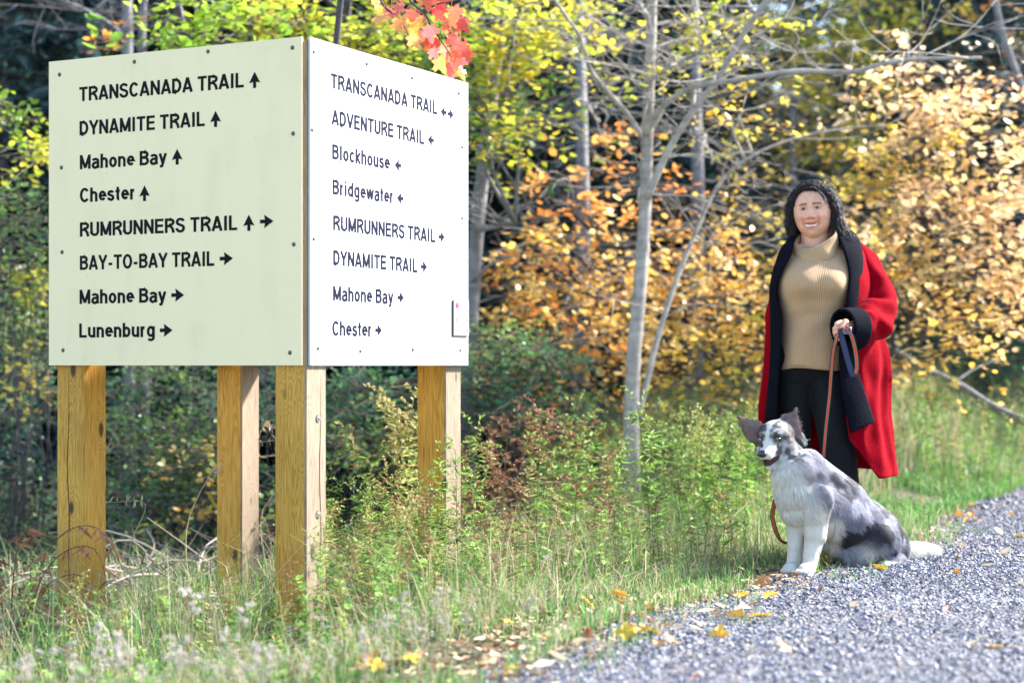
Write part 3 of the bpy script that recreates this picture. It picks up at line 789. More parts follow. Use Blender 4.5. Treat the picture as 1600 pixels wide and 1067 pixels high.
tree('maple_tree', 'pair of pale stems with a bright lime leafed branch rising behind the cream panel',
     [([(205, 900), (203, 700), (200, 400), (199, 80), (198, -30)], 19, 17, 13), ([(230, 900), (226, 600), (222, 200), (222, 60), (226, -30)], 15, 12, 13.2), ([(198, 66), (180, 45), (150, 25), (120, 10), (80, -5)], 8, 4, 12.7), ([(224, 80), (240, 60), (262, 45)], 6, 3, 12.8)],
     [(330, 30, 70, 45, 420, 'lime', .07, -2.6), (300, 60, 40, 20, 80, 'lime', .07, -2.6), (240, 40, 60, 30, 70, 'orange', .06, -1), (395, 20, 50, 30, 160, 'lime', .07, -2.4)], 13, M_bark_grey)
tree('maple_tree', 'yellow green maple whose leaves show over the top corner of the sign',
     [([(470, 860), (474, 600), (515, 250), (540, 40), (545, -30)], 15, 14, 12)],
     [(430, 40, 60, 35, 420, 'yg', .06, -.6), (500, 35, 60, 30, 380, 'yg', .06, -.4), (590, 70, 70, 35, 460, 'yg', .06, -.5), (660, 90, 60, 40, 380, 'lime', .06, -.4), (620, 25, 70, 35, 300, 'lime', .06, -.2), (700, 130, 40, 30, 160, 'green', .06, -.4)], 11.8, M_bark_dark)

# ---- red maple branch hanging in front of the sign's far top corner, near enough to show its lobes
def red_branch():
    Y = 8.0
    base = P(466, 900, 9.2); gz = float(ground_z(base[0], base[1])); foot = np.array([base[0], base[1], gz])
    root = empty('red_maple', foot, 'slim red maple with coral red leaves hanging over the top of the white panel', 'tree')
    g = Geo()
    tr = spline([foot + [0, 0, -.1], P(478, 570, 9.2), P(520, 120, 9.2), P(545, -120, 9.0), P(560, -260, 8.8)], 22)
    tube(g, tr - foot, np.linspace(.02, .014, 22), 8)
    arms = [[P(558, -250, 8.8), P(590, -90, 8.5), P(637, -4, 8.1), P(662, 20, 8.0), P(676, 45, 8.0), P(700, 80, 7.95), P(712, 100, 7.95)],
            [P(662, 18, 8.0), P(680, 8, 7.95), P(700, 4, 7.9)], [P(590, -90, 8.5), P(585, -30, 8.2), P(600, 10, 8.0), P(625, 30, 8.0), P(640, 60, 8.)]]
    for a in arms: tube(g, spline(a, 20) - foot, np.linspace(.009, .002, 20), 6)
    g.obj('trunk', M_bark_dark, root, smooth=True)
    cg = Geo()
    spots = [(598, 30, 0), (612, 25, 1), (588, 10, 0), (632, 48, 0), (628, 15, 1), (642, 25, 2), (655, 35, 1), (648, 45, 0), (640, 65, 0), (668, 5, 2), (690, 0, 2), (688, 15, 2), (680, 28, 2), (705, 22, 2), (700, 35, 2), (668, 50, 1),
             (692, 48, 1), (716, 42, 2), (682, 70, 2), (664, 72, 2), (690, 80, 1), (708, 62, 1), (720, 75, 2), (728, 88, 2), (702, 92, 1), (682, 100, 0), (694, 98, 1), (712, 100, 2), (725, 98, 2), (707, 110, 1), (714, 116, 0), (672, 88, 1), (700, -15, 2), (660, -15, 1), (620, -10, 1), (640, -25, 2), (580, -10, 0), (655, 60, 1), (712, 85, 2), (622, 40, 0)]
    pc = [np.array([.84, .42, .14]), np.array([.84, .24, .14]), np.array([.80, .13, .06])]
    n = len(spots)
    Pt = np.array([P(a, b - 12, Y + rng.uniform(-.14, .14)) for a, b, c in spots])
    A = np.stack([rng.normal(0, .45, n) + .15, rng.normal(0, .5, n) - .1, -np.ones(n)], 1)
    Nn = np.stack([rng.normal(0, .5, n), -np.ones(n), rng.normal(.35, .35, n)], 1)
    col = np.array([pc[c] for a, b, c in spots]) * rng.uniform(.85, 1.05, (n, 1)) + rng.normal(0, .03, (n, 3))
    leaves(cg, Pt - foot, A, Nn, rng.uniform(.066, .10, n), np.clip(col, .02, .9), MAPLE)
    cg.obj('crown', M_leaf, root)
    st = Geo()
    for k in range(n):
        e = Pt[k] - foot; s = e + np.array([rng.normal(0, .02), .01, .05])
        tube(st, [s, (s + e) / 2 + [0, 0, .008], e], .0015, 4, (.45, .1, .06))
    st.obj('stalks', attr_mat_twig, root)
red_branch()

# ---- shrubs under and around the sign, and the bushes in the middle
def shrub(label, px, pyb, Y, regions, group=None, cat='shrub', name='shrub', stems=5):
    base = P(px, pyb, Y); gz = float(ground_z(base[0], base[1])); foot = np.array([base[0], base[1], gz])
    root = empty(name, foot, label, cat, group)
    cg = Geo(); tw = Geo(); g = Geo()
    for (qx, qy, rx, ry, n, palette, size, dy) in regions:
        c = P(qx, qy, Y + dy); r = np.array([pr(rx, Y), max(.4, pr((rx + ry) / 2, Y)), pr(ry, Y)])
        sprays(cg, tw, c - foot, r, n, palette, size, 12, .32, .8)
        for q in range(stems):
            e = c - foot + rng.normal(size=3) * r * .5; s = rng.normal(size=3) * [.12, .12, 0] - [0, 0, .05]
            m = s * .6 + e * .4 + rng.normal(size=3) * .1
            tube(g, spline([s, m, e], 9), np.linspace(.006, .0025, 9), 5, None)
    cg.obj('foliage', M_leaf, root); tw.obj('twigs', attr_mat_twig, root); g.obj('stems', M_bark_dark, root)
    return root
shrub('dark green leafy shrub filling the space between the first two posts', 250, 880, 11.5, [(200, 640, 60, 60, 800, 'teal', .04, 0), (260, 700, 60, 60, 900, 'mid', .04, -.3), (220, 780, 60, 50, 700, 'teal', .04, -.4), (310, 630, 50, 50, 500, 'teal', .04, .2), (330, 690, 35, 50, 300, 'mid', .045, -.2), (300, 790, 50, 50, 400, 'teal', .04, -.2), (240, 580, 90, 40, 500, 'mid', .042, .3), (210, 850, 70, 40, 560, 'mid', .042, -.5), (330, 860, 60, 35, 420, 'teal', .042, -.5), (185, 720, 40, 60, 300, 'mid', .042, -.4)])
shrub('small shrub with yellow leaves low behind the first post gap', 300, 850, 10.8, [(310, 715, 35, 22, 90, 'gold', .055, 0), (330, 740, 40, 20, 80, 'yg', .05, 0), (320, 800, 35, 18, 60, 'gold', .05, 0), (285, 810, 30, 18, 40, 'amber', .05, 0)])
shrub('tall dark shrub along the cream panel outer edge', 30, 900, 11.8, [(30, 620, 60, 80, 800, 'teal', .042, 0), (20, 760, 55, 80, 700, 'teal', .042, 0), (60, 480, 40, 60, 350, 'mid', .045, 0), (20, 500, 40, 70, 450, 'mid', .045, -.2), (100, 800, 50, 70, 500, 'teal', .04, .2), (20, 860, 60, 50, 520, 'mid', .042, -.3), (110, 880, 60, 40, 420, 'teal', .042, -.3)])
shrub('yellow green bush reaching above the dark shrub, left of the cream panel', 10, 860, 11, [(35, 250, 50, 40, 170, 'yg', .06, 0), (20, 340, 60, 60, 480, 'mid', .055, 0), (45, 420, 40, 50, 150, 'yg', .055, .1), (30, 420, 50, 60, 300, 'mid', .05, .2), (15, 180, 40, 40, 160, 'lime', .055, .2), (40, 560, 40, 40, 120, 'amber', .05, 0)], stems=3)
shrub('green shrub seen between the second and third posts', 430, 860, 11, [(420, 640, 40, 60, 420, 'teal', .042, 0), (440, 760, 40, 60, 420, 'mid', .042, -.2), (400, 820, 40, 40, 240, 'mid', .04, -.4), (425, 580, 40, 40, 240, 'teal', .042, .1)])
shrub('dark green shrub behind the goldenrod under the white panel', 590, 800, 11.4, [(545, 600, 30, 50, 420, 'teal', .045, -.3), (545, 700, 30, 60, 420, 'mid', .045, -.3), (580, 610, 60, 45, 640, 'teal', .042, 0), (640, 640, 50, 50, 520, 'teal', .042, .2), (560, 690, 60, 40, 520, 'teal', .04, -.2), (530, 640, 40, 60, 320, 'mid', .042, 0), (630, 710, 50, 40, 360, 'mid', .042, -.2)])
shrub('blue green bush past the outer edge of the white panel, below the gold beech', 790, 720, 11.5, [(780, 545, 55, 35, 560, 'mid', .045, 0), (770, 600, 50, 40, 520, 'teal', .045, 0), (830, 580, 50, 40, 480, 'teal', .045, -.1), (860, 540, 45, 30, 240, 'teal', .042, .1), (800, 650, 70, 40, 520, 'teal', .042, -.2), (910, 640, 60, 30, 300, 'mid', .042, -.2)])
shrub('low dark shrub at the foot of the golden beech near the woman', 1120, 700, 12.3, [(1090, 640, 70, 30, 360, 'mid', .042, 0), (1170, 620, 50, 40, 300, 'teal', .042, .2), (1200, 590, 40, 40, 220, 'dark', .05, .2)])
shrub('dark bramble tangle behind the meadow beyond the red coat', 1520, 660, 15.5, [(1480, 560, 60, 35, 420, 'teal', .05, 0), (1560, 560, 60, 40, 520, 'teal', .05, 0), (1600, 600, 50, 40, 360, 'mid', .05, -.3), (1420, 560, 50, 30, 240, 'teal', .05, .2)])

tree('beech_tree', 'thin amber and green leafed beech half hidden behind the head of the woman',
     [([(1290, 640), (1300, 480), (1310, 350), (1300, 240)], 7, 3, 14.6)],
     [(1230, 430, 60, 60, 420, 'amber', .055, 0), (1340, 470, 70, 60, 480, 'gold', .058, 0), (1250, 330, 70, 50, 420, 'amber', .055, .2), (1330, 360, 60, 50, 380, 'peach', .058, 0), (1300, 560, 80, 40, 420, 'gold', .056, -.2), (1220, 570, 50, 40, 260, 'amber', .055, 0), (1350, 270, 60, 40, 300, 'amber', .056, .2), (1400, 480, 50, 50, 300, 'gold', .056, -.2)], 14.5, M_bark_dark)
tree('beech_tree', 'pale yellow beech deep in the wood under the long bare branch',
     [([(1200, 640), (1195, 400), (1190, 200), (1180, 60)], 8, 4, 19)],
     [(1200, 150, 90, 50, 420, 'peach', .07, 0), (1300, 110, 90, 50, 420, 'yg', .07, 0), (1260, 190, 90, 50, 420, 'peach', .07, 0), (1130, 220, 80, 40, 160, 'yg', .065, 0), (1400, 180, 90, 50, 420, 'peach', .07, 0), (1180, 290, 80, 40, 320, 'amber', .065, 0), (1350, 40, 80, 40, 300, 'yg', .07, 0)], 19, M_bark_grey)
# ---- dark spruces on the slope behind
def spruce_mesh(seed, H=11.0, dense=1.0):
    r = np.random.default_rng(seed); cg = Geo(); tg = Geo()
    tube(tg, [(0, 0, -.3), (0, 0, H * .5), (r.normal(0, .1), 0, H)], [.16, .1, .015], 8)
    for z in np.arange(.7, H - .2, .30):
        L = (1 - z / H) ** .8 * 2.5 + .15
        for a in np.linspace(0, 2 * np.pi, 7, endpoint=False) + r.random() * 6:
            if r.random() < .14: continue
            l = L * r.uniform(.65, 1.1); d = np.array([math.cos(a), math.sin(a), 0])
            n = max(6, int(l * 20 * dense)); t = r.uniform(.12, 1, n)
            Pt = d * (t * l)[:, None] + [0, 0, z] + np.stack([r.normal(0, .05, n), r.normal(0, .05, n), -.35 * l * t ** 1.5 * .5 + r.normal(0, .04, n)], 1)
            sd = np.array([-d[1], d[0], 0]); sg = r.choice([-1, 1], n)[:, None]
            A = d * .7 + sd * sg * .8 + np.stack([r.normal(0, .2, n), r.normal(0, .2, n), r.normal(-.25, .2, n)], 1)
            leaves(cg, Pt, A, np.array([0, 0, 1.]) + r.normal(size=(n, 3)) * .4, r.uniform(.16, .38, n), np.array([.032, .066, .076]) * r.uniform(.5, 1.6, (n, 1)) + np.array([.012, .012, .0]) * r.random((n, 1)), LANCE * [1, 1.5, 1])
            tube(tg, [(0, 0, z), tuple(d * l * .6 + [0, 0, z - .08 * l]), tuple(d * l + [0, 0, z - .2 * l])], [.018, .01, .004], 4)
    return tg.mesh('spruce_trunk', M_bark_dark), cg.mesh('spruce_crown', M_leaf)
SPR = [spruce_mesh(101), spruce_mesh(202), spruce_mesh(303)]
def spruce(px, Y, k, s=1.0, zr=0.0, label=None):
    x = (px - 800) * Y / FPX; z = float(ground_z(x, Y))
    root = empty('spruce_tree', (x, Y, z), label or 'dark blue green spruce in the wood behind the clearing', 'tree', 'dark spruces in the wood behind the clearing')
    root.rotation_euler = (0, 0, zr); root.scale = (s, s, s)
    for nm, me in zip(('trunk', 'crown'), SPR[k]):
        o = bpy.data.objects.new(nm, me); COL.objects.link(o); o.parent = root
SP = [(-40, 15.5), (90, 17), (40, 20), (160, 19), (270, 16), (350, 20), (440, 17.5), (520, 21), (610, 17), (690, 20), (770, 17.5), (850, 20), (900, 17), (960, 22), (1040, 18), (1110, 21), (1500, 22), (1590, 19), (1660, 17), (1430, 26), (1540, 27),
      (100, 26), (230, 25), (400, 27), (580, 27), (740, 27), (880, 28), (1020, 28), (1130, 30), (1400, 34), (1620, 27), (0, 30), (310, 33), (660, 34), (960, 36), (1190, 20.5), (1330, 24), (1250, 27)]
for i, (px, Y) in enumerate(SP):
    s = 1.0 + .25 * math.sin(i * 2.1)
    if px in (1190, 1330, 1250): s *= .42
    spruce(px, Y, i % 3, s, i * 1.7)

# ---- bare drooping branches of a dead spruce
def bare_tree(label, px, pyb, Y, top, n, spread, seed):
    r = np.random.default_rng(seed)
    base = P(px, pyb, Y); gz = float(ground_z(base[0], base[1])); foot = np.array([base[0], base[1], gz])
    root = empty('dead_spruce', foot, label, 'tree')
    g = Geo(); H = P(px, top, Y)[2] - gz
    tube(g, [(0, 0, -.2), (.03, 0, H * .5), (0, 0, H)], [.07, .055, .03], 8); g.obj('trunk', M_bark_grey, root, smooth=True)
    b = Geo()
    for k in range(n):
        z = r.uniform(.25, 1) * H; a = r.uniform(0, 2 * np.pi); L = spread * r.uniform(.4, 1.1)
        d = np.array([math.cos(a), math.sin(a) * .7, 0]); sag = r.uniform(.1, .55)
        p = spline([(0, 0, z), d * L * .4 + [0, 0, z + .02 - sag * L * .18], d * L * .8 + [0, 0, z - sag * L * .5], d * L + [0, 0, z - sag * L * r.uniform(.3, .8)]], 12)
        p += r.normal(0, .015, p.shape)
        tube(b, p, np.linspace(.011, .003, 12), 5)
        for q in range(4):
            s = p[r.integers(3, 10)]; e = s + d * r.uniform(.1, .5) + np.array([r.normal(0, .2), r.normal(0, .2), r.uniform(-.35, .1)])
            tube(b, spline([s, (s + e) / 2 + [0, 0, .04], e], 6), np.linspace(.005, .002, 6), 4)
    b.obj('branches', M_bark_pale, root)
bare_tree('dead spruce with bare grey drooping branches behind the two maples', 905, 640, 13.6, -60, 34, 1.5, 3)
bare_tree('thin dead spruce with grey bare twigs behind the pale leaning stem', 1085, 640, 14.4, -20, 24, 1.4, 8)
bare_tree('bare grey dead tree beyond the top of the cream panel', 45, 800, 17, -60, 14, 1.5, 12)
bare_tree('bare grey tree standing behind the lime leafed maple', 118, 800, 16, -60, 16, 1.2, 15)

tree('maple_tree', 'dim green maple deep in the wood above the cream panel outer corner', [([(60, 800), (62, 400), (58, 100), (50, -30)], 16, 12, 16)],
     [(40, 60, 70, 60, 420, 'mid', .06, 0), (120, 50, 60, 50, 300, 'mid', .06, 0), (20, 20, 50, 30, 120, 'lime', .06, -.5), (100, 90, 50, 20, 90, 'lime', .06, -.5), (150, 60, 50, 30, 120, 'mid', .06, -1), (30, 160, 60, 50, 320, 'teal', .06, 0), (90, 110, 40, 40, 160, 'mid', .06, .3), (150, 30, 40, 30, 60, 'peach', .06, 0), (60, 10, 40, 20, 60, 'yg', .06, 0), (280, 60, 70, 30, 200, 'mid', .06, .5)], 16, M_bark_dark)
tree('hemlock_tree', 'blue green hemlock filling the shade behind the two maples', [([(880, 640), (882, 400), (885, 100), (886, -30)], 12, 8, 16)],
     [(800, 130, 60, 70, 420, 'hem', .07, 0), (880, 200, 70, 70, 520, 'hem', .07, 0), (960, 130, 70, 70, 480, 'hem', .07, .2), (830, 300, 70, 60, 480, 'hem', .07, 0), (930, 320, 70, 60, 480, 'hem', .07, 0), (870, 60, 90, 50, 420, 'hem', .07, 0), (790, 420, 60, 60, 380, 'hem', .07, -.3), (900, 430, 70, 50, 300, 'hem', .07, 0)], 16, M_bark_dark)
tree('hemlock_tree', 'blue green hemlock in the shade behind the leaning pale stem', [([(1090, 640), (1092, 400), (1096, 100), (1100, -30)], 12, 8, 17)],
     [(1040, 100, 70, 60, 400, 'hem', .075, 0), (1100, 170, 70, 60, 420, 'hem', .075, 0), (1060, 250, 70, 60, 420, 'hem', .075, 0), (1140, 300, 70, 60, 420, 'hem', .075, 0), (1110, 40, 70, 50, 300, 'hem', .075, 0), (1070, 360, 70, 50, 300, 'hem', .075, 0), (1200, 380, 60, 50, 300, 'hem', .075, 0), (1230, 540, 80, 50, 300, 'hem', .07, -1)], 17, M_bark_dark)
tree('hemlock_tree', 'blue green hemlock behind the top of the peach beech', [([(1540, 640), (1545, 400), (1550, 100), (1555, -30)], 12, 8, 16.5)],
     [(1480, 40, 70, 60, 320, 'hem', .075, 0), (1560, 60, 70, 60, 420, 'hem', .075, 0), (1590, 170, 60, 60, 320, 'hem', .075, 0), (1420, 240, 60, 60, 240, 'hem', .075, 0), (1570, 330, 60, 60, 320, 'hem', .075, 0), (1460, 420, 70, 60, 320, 'hem', .075, 0), (1400, 340, 60, 50, 260, 'hem', .075, 0), (1560, 480, 70, 50, 320, 'hem', .075, 0)], 16.5, M_bark_dark)
tree('hemlock_tree', 'blue green hemlock high above the cream panel outer edge', [([(0, 800), (5, 400), (10, 100), (12, -30)], 12, 8, 14.5)],
     [(30, 40, 60, 60, 420, 'hem', .07, 0), (110, 50, 60, 50, 360, 'hem', .07, .2), (20, 140, 50, 60, 360, 'hem', .07, 0), (60, 110, 40, 40, 200, 'hem', .07, 0), (160, 30, 50, 30, 160, 'hem', .07, .4)], 14.5, M_bark_dark)
# ---- fallen pole on the bank at the far right
def fallen_pole():
    c = P(1520, 610, 13.2); root = empty('fallen_branch', c, 'long bare fallen branch leaning down across the meadow bank', 'branch')
    g = Geo()
    tube(g, spline([P(1395, 545, 13.6), P(1450, 578, 13.4), P(1500, 602, 13.2), P(1560, 640, 12.9), P(1640, 672, 12.6)], 24) - c, np.linspace(.02, .034, 24), 8)
    tube(g, spline([P(1465, 612, 13.4), P(1495, 595, 13.4), P(1520, 578, 13.5), P(1560, 560, 13.6)], 12) - c, np.linspace(.014, .006, 12), 6)
    g.obj('wood', M_bark_grey, root, smooth=True)
fallen_pole()
# ================================================================== grass, weeds, fallen leaves
def blades(g, x, y, h, wd, col, lean=.45, curl=.5):
    n = len(x); z = ground_z(x, y) - .012
    d = x - edge_x(y); z = np.where(d > 0, .02, z)
    a = rng.uniform(0, 2 * np.pi, n); L = rng.uniform(0, lean, n)
    dx, dy = np.cos(a) * L, np.sin(a) * L
    b = rng.uniform(0, 2 * np.pi, n); sx, sy = np.cos(b) * wd / 2, np.sin(b) * wd / 2
    p0 = np.stack([x, y, z], 1); s = np.stack([sx, sy, np.zeros(n)], 1)
    dd = np.stack([dx, dy, np.zeros(n)], 1)
    p1 = p0 + dd * (h * .35)[:, None] + np.stack([0 * h, 0 * h, h * .55], 1)
    cz = rng.uniform(.55, 1.0, n)
    p2 = p0 + dd * (h * (1 + curl))[:, None] + np.stack([0 * h, 0 * h, h * cz], 1)
    V = np.stack([p0 - s, p0 + s, p1 + s * .75, p1 - s * .75, p2], 1).reshape(-1, 3)
    i = np.arange(n)[:, None] * 5
    g.add(V, [i + np.array([[0, 1, 2, 3]]), i + np.array([[3, 2, 4]])], np.repeat(col, 5, 0))

GC = np.array([(.10, .25, .05), (.15, .32, .07), (.20, .35, .10), (.07, .17, .05)])
SC = np.array([(.46, .38, .22), (.52, .46, .32), (.36, .28, .15), (.40, .36, .24)])
def gcol(n, straw):
    c = GC[rng.integers(0, 4, n)]; m = rng.random(n) < straw; c[m] = SC[rng.integers(0, 4, m.sum())]
    return c * rng.uniform(.75, 1.25, (n, 1))

def build_grass():
    g = Geo()
    def zone(n, y0, y1, d0, d1, h0, h1, w0, w1, straw, patch=0.0, lean=.5, xmax=None):
        y = rng.uniform(y0, y1, n); d = rng.uniform(d0, d1, n); x = edge_x(y) + d
        k = np.abs(x) < y * .30 + .3
        if patch: k &= vnoise(np.stack([x, y, x * 0], -1), 1.6, 9) > patch * rng.uniform(.6, 1.3, n)
        near = np.exp(-((x - 1.17) / .30) ** 2 - ((y - 7.05) / .55) ** 2)
        k &= near < .5 * rng.uniform(.3, 1.3, n)
        x, y = x[k], y[k]; n = len(x)
        blades(g, x, y, rng.uniform(h0, h1, n), rng.uniform(w0, w1, n), gcol(n, straw), lean)
    zone(15000, 4.2, 9.6, -.55, .08, .03, .10, .003, .006, .30, .36); zone(5000, 4.2, 10, -.1, .30, .02, .07, .003, .005, .35, .62)          # short turf along the gravel
    zone(15000, 5.2, 9.6, -1.3, -.3, .05, .19, .003, .005, .60, .30, 1.1)        # tussocks
    zone(11000, 4.8, 8.5, -3.4, -1.0, .06, .26, .003, .005, .42, .2, 1.0)
    zone(11000, 3.4, 5.6, -4.0, -.5, .05, .18, .003, .005, .45, .25, 1.0)
    zone(16000, 9.2, 13, -1.2, .12, .03, .12, .005, .009, .12, .25)           # green strip beyond the dog
    zone(26000, 9, 18, -6.0, -.5, .12, .42, .006, .011, .58, 0, .8)           # meadow bank
    zone(5000, 12, 19, -3, .0, .1, .3, .007, .011, .3, 0, .6)
    zone(3600, 5.4, 8.6, -2.8, -.45, .20, .50, .003, .005, .5, .35, 1.0)       # tall dry stalks among the weeds
    # odd tufts in the gravel
    for cx, cy in ((1.52, 7.35), (1.32, 7.1), (2.35, 9.0), (.75, 5.9), (2.9, 9.2), (1.45, 7.55), (1.25, 7.35)):
        n = 26; blades(g, cx + rng.normal(0, .05, n), cy + rng.normal(0, .05, n), rng.uniform(.02, .08, n), rng.uniform(.003, .005, n), gcol(n, .1), .9)
    tag(g.obj('grass', M_grass), 'green and straw coloured grass along the trail edge and on the bank', 'grass', kind='stuff')
build_grass()

def weed_mesh(seed, h, kind):
    r = np.random.default_rng(seed); st = Geo(); lf = Geo()
    lean = r.normal(0, .10, 2)
    sp = spline([(0, 0, -.04), (lean[0] * h * .3, lean[1] * h * .3, h * .5), (lean[0] * h, lean[1] * h, h)], 14)
    scol = {'green': (.16, .17, .05), 'brown': (.20, .10, .05), 'olive': (.20, .20, .06), 'fluff': (.26, .20, .13), 'broad': (.16, .2, .05)}[kind]
    tube(st, sp, np.linspace(.0035, .0014, 14), 5, scol)
    def at(t): 
        k = t * 13; i = np.minimum(k.astype(int), 12); f = (k - i)[:, None]; return sp[i] * (1 - f) + sp[i + 1] * f
    n = {'green': 62, 'brown': 50, 'olive': 56, 'fluff': 30, 'broad': 30}[kind]
    t = r.uniform(.12 if kind != 'fluff' else .05, .96, n); a = np.arange(n) * 2.4 + r.normal(0, .4, n)
    A = np.stack([np.cos(a), np.sin(a), r.uniform(-.35, .75, n)], 1)
    Nn = np.stack([-np.cos(a) * .5, -np.sin(a) * .5, np.ones(n)], 1) + r.normal(0, .35, (n, 3))
    base = {'green': [(.15, .29, .05), (.26, .44, .08), (.09, .19, .045), (.20, .36, .06)], 'brown': [(.30, .14, .07), (.20, .10, .06), (.46, .32, .18), (.20, .2, .06), (.12, .06, .04)],
            'olive': [(.30, .36, .08), (.22, .26, .07), (.46, .40, .16), (.40, .26, .10)], 'fluff': [(.30, .26, .16), (.18, .24, .08), (.4, .34, .24)], 'broad': [(.20, .36, .07), (.13, .26, .06), (.30, .42, .09), (.24, .42, .10)]}[kind]
    cc = np.array(base)[r.integers(0, len(base), n)] * r.uniform(.75, 1.25, (n, 1))
    sz = {'green': .12, 'brown': .085, 'olive': .105, 'fluff': .075, 'broad': .10}[kind] * (1.15 - .6 * t) * r.uniform(.7, 1.25, n)
    leaves(lf, at(t), A, Nn, sz, cc, LANCE if kind != 'broad' else LEAF6)
    # flowering top: arching side sprays set with small bracts
    nb = {'green': 7, 'brown': 8, 'olive': 9, 'fluff': 5, 'broad': 0}[kind]
    for k in range(nb):
        s = at(np.array([r.uniform(.68, 1.0)]))[0]; b = r.uniform(0, 2 * np.pi); l = h * r.uniform(.08, .2)
        e = s + np.array([math.cos(b) * l * .7, math.sin(b) * l * .7, l * r.uniform(.2, .9)])
        q = spline([s, (s + e) / 2 + [0, 0, l * .2], e], 8)
        tube(st, q, .0011, 4, scol)
        m = 12; tt = r.integers(2, 8, m)
        Ab = np.stack([r.normal(0, 1, m), r.normal(0, 1, m), r.uniform(.2, 1, m)], 1)
        bc = {'green': (.25, .33, .08), 'brown': (.26, .13, .07), 'olive': (.38, .33, .13), 'fluff': (.6, .54, .46)}[kind]
        leaves(lf, q[tt] + r.normal(0, .003, (m, 3)), Ab, r.normal(size=(m, 3)), r.uniform(.014, .028, m), np.array(bc) * r.uniform(.6, 1.3, (m, 1)))
        if kind == 'fluff':
            for i in range(3):
                c = q[r.integers(4, 8)] + r.normal(0, .006, 3)
                k2 = 34; D = unit(r.normal(size=(k2, 3)))
                leaves(lf, np.repeat(c[None], k2, 0), D, r.normal(size=(k2, 3)), r.uniform(.010, .018, k2), np.array([.66, .6, .56]) * r.uniform(.8, 1.15, (k2, 1)))
    return st.mesh('stem', M_weed), lf.mesh('leaves', M_weed)
WLAB = {'green': ('goldenrod', 'tall green goldenrod stalk with narrow leaves in the weeds of the verge', 'green goldenrod in the verge'),
        'brown': ('dried_goldenrod', 'dried brown weed stalk with withered leaves among the green ones of the verge', 'dried brown weeds in the verge'),
        'olive': ('feathery_weed', 'yellowing weed with feathery gone-over top in the verge', 'yellowing feathery weeds in the verge'),
        'fluff': ('seeding_weed', 'weed with pale fluffy seed heads low in front of the sign posts', 'fluffy seeding weeds before the sign'),
        'broad': ('leafy_weed', 'short leafy green weed with broad leaves on the verge', 'broad leafed weeds on the verge')}
WV = {k: [weed_mesh(hash_ * 7 + 1 + i, 1.0 * hh, k) for i, hh in enumerate(hs)] for hash_, (k, hs) in enumerate((('green', (.95, .8, 1.0, .88)), ('brown', (.85, .95, .75)), ('olive', (.95, .85)), ('fluff', (.62, .7, .55)), ('broad', (.45, .55))))}
def weed(kind, x, y, s=1.0):
    nm, lab, grp = WLAB[kind]
    z = float(ground_z(x, y))
    o = empty(nm, (x, y, z), lab, 'weed', grp); o.rotation_euler = (0, 0, rng.uniform(0, 6.28)); o.scale = (s, s, s)
    for part, me in zip(('stem', 'leaves'), WV[kind][rng.integers(0, len(WV[kind]))]):
        c = bpy.data.objects.new(part, me); COL.objects.link(c); c.parent = o
def weed_at(kind, px, y, top, jitter=0):
    """stalk whose tip stands about at photo height `top`"""
    x = (px - 800) * y / FPX; z0 = float(ground_z(x, y)); zt = CAMZ - (top - 570) * y / FPX
    weed(kind, x, y, float(np.clip((zt - z0) / .92, .18, 1.25)))
